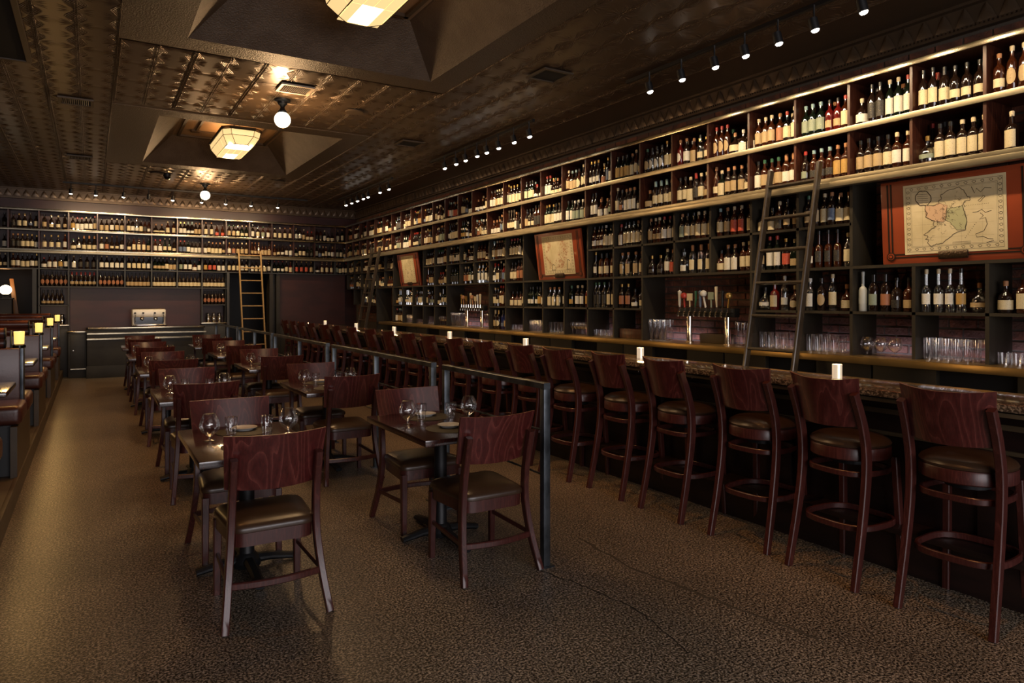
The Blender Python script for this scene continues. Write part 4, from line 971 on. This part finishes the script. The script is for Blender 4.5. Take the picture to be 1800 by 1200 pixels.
def rnd_spec(row):
    low = row in ('L4', 'L5')
    sh = WT([('whisky', 8), ('slim', 3), ('square', 2), ('squat', 1.5), ('wine', 1), ('flask', .5), ('tall', 1.5 if low else .4), ('burgundy', .5)])
    body = WT([('b_dark', 8), ('b_amber', 3), ('b_green', 2), ('clear_bottle', 4 if low else .7), ('b_red', .5 if low else .12)])
    lk = WT([('full', 6), ('small', 2.5), ('tall', 3), ('oval', 1.5)])
    lc = WT([('l_cream', 9), ('l_white', 5), ('l_tan', 3), ('l_black', 1.6), ('l_red', .45), ('l_green', .5), ('l_gold', .9), ('l_blue', .5), ('l_orange', .5)])
    cc = WT([('c_black', 6), ('c_cork', 3), ('c_gold', 2), ('c_cream', 3), ('c_red', 1), ('c_green', 1), ('c_blue', .6), ('c_white', 1)])
    return (sh, body, lk, lc, cc)
SPECIAL = {
 ('L5', 0): [('tall', 'clear_bottle', 'full', 'l_white', 'c_cream')] * 3 + [('tall', 'clear_bottle', 'full', 'l_gold', 'c_black'), ('flask', 'clear_bottle', 'small', 'l_tan', 'c_cork')],
 ('L5', 1): [('tall', 'b_white', 'small', 'b_white', 'b_white'), ('wine', 'b_dark', 'full', 'l_green', 'c_black'), ('wine', 'b_dark', 'full', 'l_orange', 'c_black'), ('square', 'b_dark', 'small', 'l_black', 'c_black'), ('square', 'b_amber', 'small', 'l_tan', 'c_black')],
 ('L5', 2): [('whisky', 'clear_bottle', 'tall', 'l_white', 'c_white'), ('whisky', 'b_dark', 'oval', 'l_tan', 'c_black'), ('slim', 'clear_bottle', 'full', 'l_cream', 'c_cream'), ('squat', 'b_amber', 'full', 'l_cream', 'c_cork')],
 ('L5', 3): [('flask', 'clear_bottle', 'small', 'l_white', 'c_black'), ('square', 'b_red', 'full', 'l_cream', 'c_green'), ('slim', 'clear_bottle', 'small', 'l_white', 'c_white'), ('squat', 'b_amber', 'oval', 'l_cream', 'c_cream')],
 ('L5', -1): [('squat', 'b_dark', 'full', 'l_cream', 'c_cork'), ('square', 'b_amber', 'full', 'l_cream', 'c_black'), ('squat', 'b_dark', 'full', 'l_cream', 'c_black'), ('squat', 'b_amber', 'full', 'l_gold', 'c_cork')],
 ('L6', 13): [('wine', 'b_dark', 'full', 'l_tan', 'c_cream'), ('wine', 'b_dark', 'oval', 'l_cream', 'c_gold'), ('wine', 'b_blue', 'small', 'l_blue', 'c_black'), ('wine', 'b_blue', 'oval', 'l_tan', 'c_black')],
 ('U1', 2): [('whisky', 'b_green', 'full', 'l_green', 'c_blue')] * 3 + [('whisky', 'b_red', 'small', 'l_tan', 'c_black')] * 2 + [('whisky', 'b_amber', 'tall', 'l_cream', 'c_red')],
 ('U1', 5): [('whisky', 'b_red', 'oval', 'l_white', 'c_cork'), ('whisky', 'b_dark', 'full', 'l_white', 'c_cork'), ('square', 'b_amber', 'tall', 'l_tan', 'c_cork'), ('whisky', 'clear_bottle', 'small', 'l_cream', 'c_black'), ('whisky', 'b_amber', 'small', 'l_cream', 'c_black')],
 ('U2', -1): [('square', 'b_dark', 'tall', 'l_cream', 'c_cream'), ('square', 'b_dark', 'tall', 'l_cream', 'c_cork')],
}
ZR = {'U1': 2.976, 'U2': 2.576, 'L3': 2.191, 'L4': 1.833, 'L5': 1.461, 'L6': 1.1005}
HMAX = {'U1': .35, 'U2': .35, 'L3': .29, 'L4': .33, 'L5': .34, 'L6': .3}
RN = {'U1': 'top row', 'U2': 'second row', 'L3': 'third row', 'L4': 'fourth row', 'L5': 'fifth row', 'L6': 'counter'}
LCN = lambda c: {'l_cream': 'cream', 'l_white': 'white', 'l_tan': 'tan', 'l_black': 'black', 'l_red': 'red', 'l_green': 'green', 'l_gold': 'gold', 'l_blue': 'blue', 'l_orange': 'orange', 'b_white': 'faint'}[c]
mass = MB(); MI = {}; MLIST = []
def mi_(n):
    if n not in MI: MI[n] = len(MLIST); MLIST.append(n)
    return MI[n]
def mass_bottle(spec, x, y, z, face):
    sh, body, lk, lc, cc = spec; pr, cz, ch, lr, (l0, l1) = SH[sh]; p2 = [p for i, p in enumerate(pr) if i not in (1,)]
    mass.lathe(p2, 8, (x, y, z), mi_(body)); r_ = pr[-1][0] + .0015; mass.lathe([(r_, cz - .01), (r_, ch), (0, ch)], 6, (x, y, z), mi_(cc))
    if lk:
        b1 = (l0 + l1) / 2 + .01 if lk == 'small' else l1; vs = []; N = 4; rr = lr + .0012
        for i in range(N + 1):
            a = R(68) * (i / N * 2 - 1)
            for q in (l0, b1):
                vs.append((x - rr * math.cos(a), y + rr * math.sin(a), z + q) if face == 'X' else (x + rr * math.sin(a), y - rr * math.cos(a), z + q))
        mass.add(vs, [[2 * i, 2 * i + 2, 2 * i + 3, 2 * i + 1] for i in range(N)], mi_(lc), True)
def row_specs(row, k, n):
    if (row, k) in SPECIAL: return SPECIAL[(row, k)]
    out = []
    while len(out) < n:
        s = rnd_spec(row)
        if SH[s[0]][2] > HMAX[row]: continue
        out += [s] * RB.choice([1, 1, 2, 3])
    return out[:n]
cnt = 0; BIG = []
for k in range(-3, 28):
    for row in ('U1', 'U2', 'L3', 'L4', 'L5', 'L6'):
        if row in ('L3', 'L4') and inmap(k): continue
        if row == 'L5' and (intap(k) or k in (22, 23, 26, 27) or k > 26): continue
        if row == 'L6' and k not in (13, 21): continue
        n = RB.choice([6, 6, 6, 7]) if row in ('U1', 'U2', 'L3') else RB.choice([4, 5]); sp_ = row_specs(row, k, n); n = len(sp_)
        ws = [2 * SH[s[0]][3] for s in sp_]; span = PP - .045; gap = max(0.001, (span - sum(ws)) / (n + .0)); 
        if sum(ws) > span: ws, sp_ = ws[:n - 1], sp_[:n - 1]; n -= 1; gap = max(.001, (span - sum(ws)) / n)
        y = YK(k + 1) - .02 - gap * .5
        for i, s in enumerate(sp_):
            y -= ws[i] / 2; x = 5.365 + RB.uniform(0, .02) + (.04 if row[0] == 'L' else 0) + max(0, SH[s[0]][3] - .037)
            if k >= -1: BIG.append((y, row, k, i, n, s, x))
            else: mass_bottle(s, x, y, ZR[row], 'X')
            if row in ('U1', 'U2', 'L3') and RB.random() < .45 or (k > 8 and RB.random() < .3):
                s2 = rnd_spec(row)
                if SH[s2[0]][2] <= HMAX[row] and s2[0] not in ('flask', 'squat'): mass_bottle(s2, x + .105, min(max(y + .02, YK(k) + .06), YK(k + 1) - .06), ZR[row], 'X')
            y -= ws[i] / 2 + gap
BIG.sort(key=lambda q: q[0])
for q, (y, row, k, i, n, s, x) in enumerate(BIG):
    if q < 300 or row == 'L6':
        lab = f'{CNAME[s[1]]} bottle, {LCN(s[3])} label, {ORD[i]} from left, {RN[row]}, {ORD[k + 1]} bay from right edge'
        put_bottle(s, (x, y, ZR[row]), -PI / 2 + R(RB.uniform(-18, 18)), lab, f'bottles in the {RN[row]} of the long bottle wall')
    else: mass_bottle(s, x, y, ZR[row], 'X')
for j in range(-3, 14):
    for row in ('U1', 'U2', 'L3', 'L4'):
        if row == 'L4' and not 1 <= j <= 7: continue
        if row == 'L4':
            s = [('wine', 'b_dark', 'oval', 'l_orange', 'c_black'), ('wine', 'b_dark', 'small', 'l_tan', 'c_red'), ('wine', 'b_dark', 'oval', 'l_orange', 'c_black'), ('burgundy', 'b_dark', 'full', 'l_tan', 'c_black'), ('burgundy', 'b_dark', 'full', 'l_cream', 'c_black'), ('burgundy', 'b_dark', 'full', 'l_cream', 'c_black'), ('burgundy', 'b_dark', 'full', 'l_cream', 'c_black')][j - 1]
            for i in range(6):
                put_bottle(s, (XJ(j) + .055 + i * .077, 16.62, ZR['L4']), 0, f'dark wine bottle, {LCN(s[3])} label, {ORD[i]} from left, {ORD[j - 1]} bay of the back wall wine row', 'wine bottles on the back wall')
            continue
        n = RB.choice([4, 5, 5, 6]); sp_ = row_specs(row, 99, n); step = .46 / n
        for i, s in enumerate(sp_):
            if 2 * SH[s[0]][3] > step + .012: s = ('whisky',) + s[1:]
            mass_bottle(s, XJ(j) + .04 + step * (i + .4), 16.60 + RB.uniform(0, .02), ZR[row], 'Y')
for a, s, side in ((1, ('burgundy', 'b_dark', 'small', 'l_tan', 'c_black'), 'left'), (7, ('wine', 'b_dark', 'oval', 'l_orange', 'c_black'), 'right')):
    for i in range(6 if a == 7 else 5): put_bottle(s, (XJ(a) + .07 + i * .075, 16.63, 1.461), 0, f'dark wine bottle, {LCN(s[3])} label, {ORD[i]} from left, small {side} cubby beside the plum panel', 'wine bottles on the back wall')
    for i in range(3):
        c = tag(obj('carafe', MB().lathe([(0, 0), (.035, 0), (.04, .01), (.045, .11), (.025, .16), (.028, .20), (.031, .21)], 12).tube([(.04, 0, .14), (.07, 0, .12), (.045, 0, .05)], .005, 6), 'chrome', None, (XJ(a) + .14 + i * .12, 16.68, 1.0605)), f'polished metal carafe, {ORD[i]} from left in the {side} cubby of the coffee counter', 'carafe', 'carafes at the back')
BTL = obj('bottle_rows', mass, MLIST); tag(BTL, 'rows of small distant spirit bottles filling the shelves of both walls', 'bottles', None, 'stuff')

# ------------------------------------------------------------------ ceiling fittings
for i, (y, e) in enumerate(((4.83, 1), (11.0, 1))):
    t = thing('pendant_light', f'large art glass ceiling pendant glowing in the {["near", "far"][i]} skylight recess', 'pendant light', (1.83, y, 3.78), 0, 'art glass pendants')
    a, b = .26, .70; c, d = .18, .58; k = .10
    def oc(w, l, z, k=k): return [(-w + k, -l, z), (w - k, -l, z), (w, -l + k, z), (w, l - k, z), (w - k, l, z), (-w + k, l, z), (-w, l - k, z), (-w, -l + k, z)]
    up_, lo_, bt = oc(a, b, .20), oc(a - .015, b - .02, .11), oc(c, d, .0)
    for ring0, ring1, nm in ((up_, lo_, 'side_pane'), (lo_, bt, 'slanted_pane')):
        for q in range(8):
            r0, r1 = Vector(ring0[q]), Vector(ring0[(q + 1) % 8]); s0, s1 = Vector(ring1[q]), Vector(ring1[(q + 1) % 8]); L_ = (r1 - r0).length; n = 4 if L_ > 1 else 1
            for g in range(n):
                P = [r0.lerp(r1, g / n), r0.lerp(r1, (g + 1) / n), s0.lerp(s1, (g + 1) / n), s0.lerp(s1, g / n)]; cc_ = sum(P, Vector()) / 4; P = [cc_ + (p - cc_) * .975 for p in P]
                obj(nm, MB().add([tuple(p) for p in P] + [tuple(p + Vector((0, 0, .006))) for p in P], [[0, 1, 2, 3], [7, 6, 5, 4], [0, 4, 5, 1], [1, 5, 6, 2], [2, 6, 7, 3], [3, 7, 4, 0]]), 'art_glass', t)
    for ix in range(4):
        for iy in range(3):
            x0, y0 = -c + .01 + ix * (2 * c - .02) / 4, -d + .02 + iy * (2 * d - .04) / 3
            obj('bottom_pane', MB().box(x0 + .003, x0 + (2 * c - .02) / 4 - .003, y0 + .003, y0 + (2 * d - .04) / 3 - .003, 0, .006), 'art_glass_hot' if iy != 1 and ix in (1, 2) or iy == 0 else 'art_glass', t)
    m = MB()
    for ring, rad in ((up_, .016), (lo_, .004), (bt, .004)): m.tube(ring, rad, 6, closed=True)
    for q in range(8): m.tube([up_[q], lo_[q], bt[q]], .004, 6)
    obj('metal_frame', m, 'black_iron', t); obj('top_rim', MB().bar([tuple(Vector(p) + Vector((0, 0, .015))) for p in up_], .03, .03, closed=True), 'vent_brown', t)
    obj('hanging_rod', MB().tube([(0, -.0, .2), (0, 0, .46)], .012, 8), 'black_iron', t); obj('cross_bar', MB().bar([(-a, 0, .21), (a, 0, .21)], .02, .02).bar([(0, -b, .21), (0, b, .21)], .02, .02), 'black_iron', t)
    for s in (-1, 1): obj('chain', MB().tube([(.0, s * .5, .21), (.0, s * .25, .46)], .005, 6), 'black_iron', t)
    light('pendant_light_down', 'AREA', (1.83, y, 3.72), 9, WARM2, rot=(0, 0, 0), shape='RECTANGLE', size=.4, size_y=1.2)
    light('pendant_light_up', 'AREA', (1.83, y, 3.97), 6, WARM, rot=(PI, 0, 0), shape='RECTANGLE', size=.5, size_y=1.4)
for i, (x, y) in enumerate(((1.82, 7.9), (1.86, 14.35), (1.82, 1.6))):
    if i == 2: continue
    t = thing('globe_light', f'white glowing globe ceiling light with dark fitting, {["nearer one", "farther one"][i]}', 'ceiling light', (x, y, 3.48), 0, 'globe ceiling lights')
    obj('globe', MB().lathe([(0, 0)] + [(.088 * math.sin(a), .088 - .088 * math.cos(a)) for a in [PI * q / 14 for q in range(1, 13)]] + [(.035, .176)], 28), 'opal', t)
    obj('fitter', MB().lathe([(.042, .16), (.048, .18), (.03, .205), (.022, .225), (.035, .25), (.05, .26), (.055, .285), (.085, .295), (.09, .315)], 20), 'black_iron', t)
    light('globe_bulb', 'POINT', (x, y, 3.36), 34, WARM2, shadow_soft_size=.10)
    light('globe_bulb_up', 'SPOT', (x + .0, y - .30, 3.62), 5, WARM2, aim=(x, y - .32, 4), spot_size=R(150), spot_blend=.8, shadow_soft_size=.06)

def vent(x, y, w, l, mt, lab, dark=False):
    t = thing('ceiling_vent', lab, 'vent', (x, y, ZC - .03), 0, 'ceiling vents')
    obj('frame', MB().box(-w / 2, w / 2, -l / 2, -l / 2 + .03, -.005, .012).box(-w / 2, w / 2, l / 2 - .03, l / 2, -.005, .012).box(-w / 2, -w / 2 + .03, -l / 2 + .03, l / 2 - .03, -.005, .012).box(w / 2 - .03, w / 2, -l / 2 + .03, l / 2 - .03, -.005, .012), mt, t)
    obj('backing', MB().box(-w / 2 + .02, w / 2 - .02, -l / 2 + .02, l / 2 - .02, .006, .012), 'dark_hole', t)
    if dark: return
    n = 14; st = (w - .07) / n
    for i in range(n):
        x0 = -w / 2 + .035 + i * st; obj('slat', MB().add([(x0, -l / 2 + .03, -.004), (x0 + st * .45, -l / 2 + .03, .004), (x0 + st * .45, l / 2 - .03, .004), (x0, l / 2 - .03, -.004), (x0, -l / 2 + .03, -.001), (x0 + st * .45, -l / 2 + .03, .007), (x0 + st * .45, l / 2 - .03, .007), (x0, l / 2 - .03, -.001)], [[0, 1, 2, 3], [4, 7, 6, 5], [0, 4, 5, 1], [2, 6, 7, 3], [0, 3, 7, 4], [1, 5, 6, 2]]), mt, t)
vent(1.83, 7.38, .34, .30, 'cream_vent', 'cream louvred ceiling vent beside the nearer globe light')
vent(-.15, 9.12, .34, .30, 'vent_brown', 'brown louvred ceiling vent at the left, nearer one')
vent(-.16, 12.66, .34, .30, 'vent_brown', 'brown louvred ceiling vent at the left, farther one')
vent(3.87, 5.62, .34, .34, 'vent_brown', 'dark square ceiling vent at the right, nearer one', True)
vent(3.85, 9.1, .34, .34, 'vent_brown', 'dark square ceiling vent at the right, farther one', True)
t = thing('dark_ceiling_hatch', 'large black ceiling opening with thin frame at the top left corner', 'ceiling hatch', (-1.25, 6.1, ZC - .05)); obj('panel', MB().box(-.74, .74, -1.6, 1.62, 0, .03), 'dark_hole', t)
obj('frame', MB().box(-.78, .78, -1.64, -1.6, -.01, .03).box(-.78, .78, 1.62, 1.66, -.01, .03).box(-.78, -.74, -1.6, 1.62, -.01, .03).box(.74, .78, -1.6, 1.62, -.01, .03), 'vent_brown', t)
t = thing('dome_camera', 'small black dome camera on the ceiling before the far wall', 'camera', (1.145, 13.6, ZC - .11)); obj('dome', MB().lathe([(0, 0), (.03, .004), (.05, .025), (.055, .05)], 16), 'black_gloss', t); obj('mount', MB().lathe([(.06, .05), (.065, .06), (.065, .105)], 16), 'black', t)
for i, (x, y) in enumerate(((.98, 13.55), (3.0, 13.3), (2.65, 7.9))): tag(obj('ceiling_speaker', MB().lathe([(0, 0), (.10, 0), (.11, .008), (.11, .012)], 24), 'vent_brown', None, (x, y, ZC - .035)), ['round flat ceiling speaker left of the dome camera', 'round flat ceiling speaker right of the far skylight', 'round flat ceiling speaker right of the nearer globe light'][i], 'speaker', 'round ceiling speakers')

# track lights
def track(p0, p1, heads, lab, side, grp, aims, energy, zt=ZC - .045):
    d = Vector(p1) - Vector(p0); t = thing('track_light', lab, 'track light', (p0[0], p0[1], zt), 0, grp)
    obj('track', MB().bar([(0, 0, 0), (d.x, d.y, 0)], .036, .034, c=.1), 'black', t)
    for i, h in enumerate(heads):
        q = Vector(h); aim = Vector(aims[i]); hp = Vector((q.x, q.y, zt - .16)); dl = (aim - hp).normalized(); dr = (dl * .55 + Vector((-.1, -.25, -1))).normalized(); l = hp - Vector((p0[0], p0[1], zt))
        on = side[i] if isinstance(side, list) else True
        hd = obj('lamp_head', MB().tube([l - dr * .045, l + dr * .045], .034, 14, up=(.1, .2, 1)), 'black', t)
        obj('stem', MB().tube([(l.x, l.y, -.015), (l.x, l.y, -.10), tuple(l - dr * .02)], .008, 6), 'black', t)
        link('lens', MB().tube([l + dr * .045, l + dr * .056, l + dr * .062], .029, 12, up=(.1, .2, 1), scale=[1, .8, .3]).mesh('lens', 'bulb' if on else 'black_gloss'), hd)
        if on: light('track_spot', 'SPOT', tuple(hp + dr * .085), energy, (1, .72, .42), aim=tuple(aim), spot_size=R(112), spot_blend=.75, shadow_soft_size=.022)
def wall_track(y0, y1, ys, lab, side=True, e=18):
    track((4.62, y0), (4.62, y1), [(4.57, y) for y in ys], lab, side, 'black track lights on the ceiling', [(5.42, y - .05, 2.2) for y in ys], e)
wall_track(1.6, 5.33, [1.98, 2.39, 2.81, 3.185, 3.50, 3.82, 4.14, 4.53, 4.95], 'black track light with spot heads above the bar, nearest the camera')
wall_track(7.05, 10.05, [7.02 + .06, 7.44, 7.83, 8.15, 8.42, 8.77, 9.07, 9.45], 'black track light with spot heads above the bar, middle one')
wall_track(11.7, 14.9, [11.75, 12.2, 12.85, 13.12, 13.47, 13.83, 14.2], 'black track light with spot heads above the bar, farthest one')
track((-.46, 15.32), (4.07, 15.34), [(x, 15.30) for x in (-.33, .07, .53, .96, 1.39, 1.92, 2.38, 2.88, 3.43)], 'black track light with nine spot heads across the ceiling before the back wall', [True, True, True, False, True, True, True, True, True], 'black track lights on the ceiling', [(x, 16.6, 2.5) if x != 1.39 else (1.05, 16.2, 1.2) for x in (-.33, .07, .53, .96, 1.39, 1.92, 2.38, 2.88, 3.43)], 22)
# purple glow tubes under the shelving at the brick wall
for a, b in ((1.9, 7.4), (7.9, 13.8)): light('shelf_led', 'AREA', (5.62, (a + b) / 2, 1.125), 2.6, (.84, .76, 1), rot=(0, R(-90), 0), shape='RECTANGLE', size=.05, size_y=b - a)
# warm spots without fixtures, added to light the dining tables and the aisle
for x, y, e in ((.78, 4.6, 10), (1.9, 6.4, 16), (1.9, 8.9, 16), (.75, 9.2, 12), (1.9, 11.4, 18), (-.1, 4.8, 22), (-.05, 7.4, 60), (0, 10.6, 55), (0, 14, 50), (2.95, 8, 10)):
    light('added_aisle_spot', 'SPOT', (x, y, 3.70), e, WARM, aim=(x, y, 0), spot_size=R(70), spot_blend=.9, shadow_soft_size=.05)
for y in (1.4, 3.3, 5.2, 7.3, 9.8, 12.8):
    light('added_stool_spot', 'SPOT', (2.7, y, 3.70), 44, WARM, aim=(3.65, y + .1, .8), spot_size=R(58), spot_blend=.9, shadow_soft_size=.05)  # unseen warm spots added to bring an orange glow onto the bar stools
light('added_coffee_spot', 'SPOT', (1.39, 15.32, 3.52), 70, (1, .78, .5), aim=(1.05, 16.1, 1.2), spot_size=R(24), spot_blend=.8, shadow_soft_size=.03)  # extra narrow beam added at a track head to brighten the espresso machine
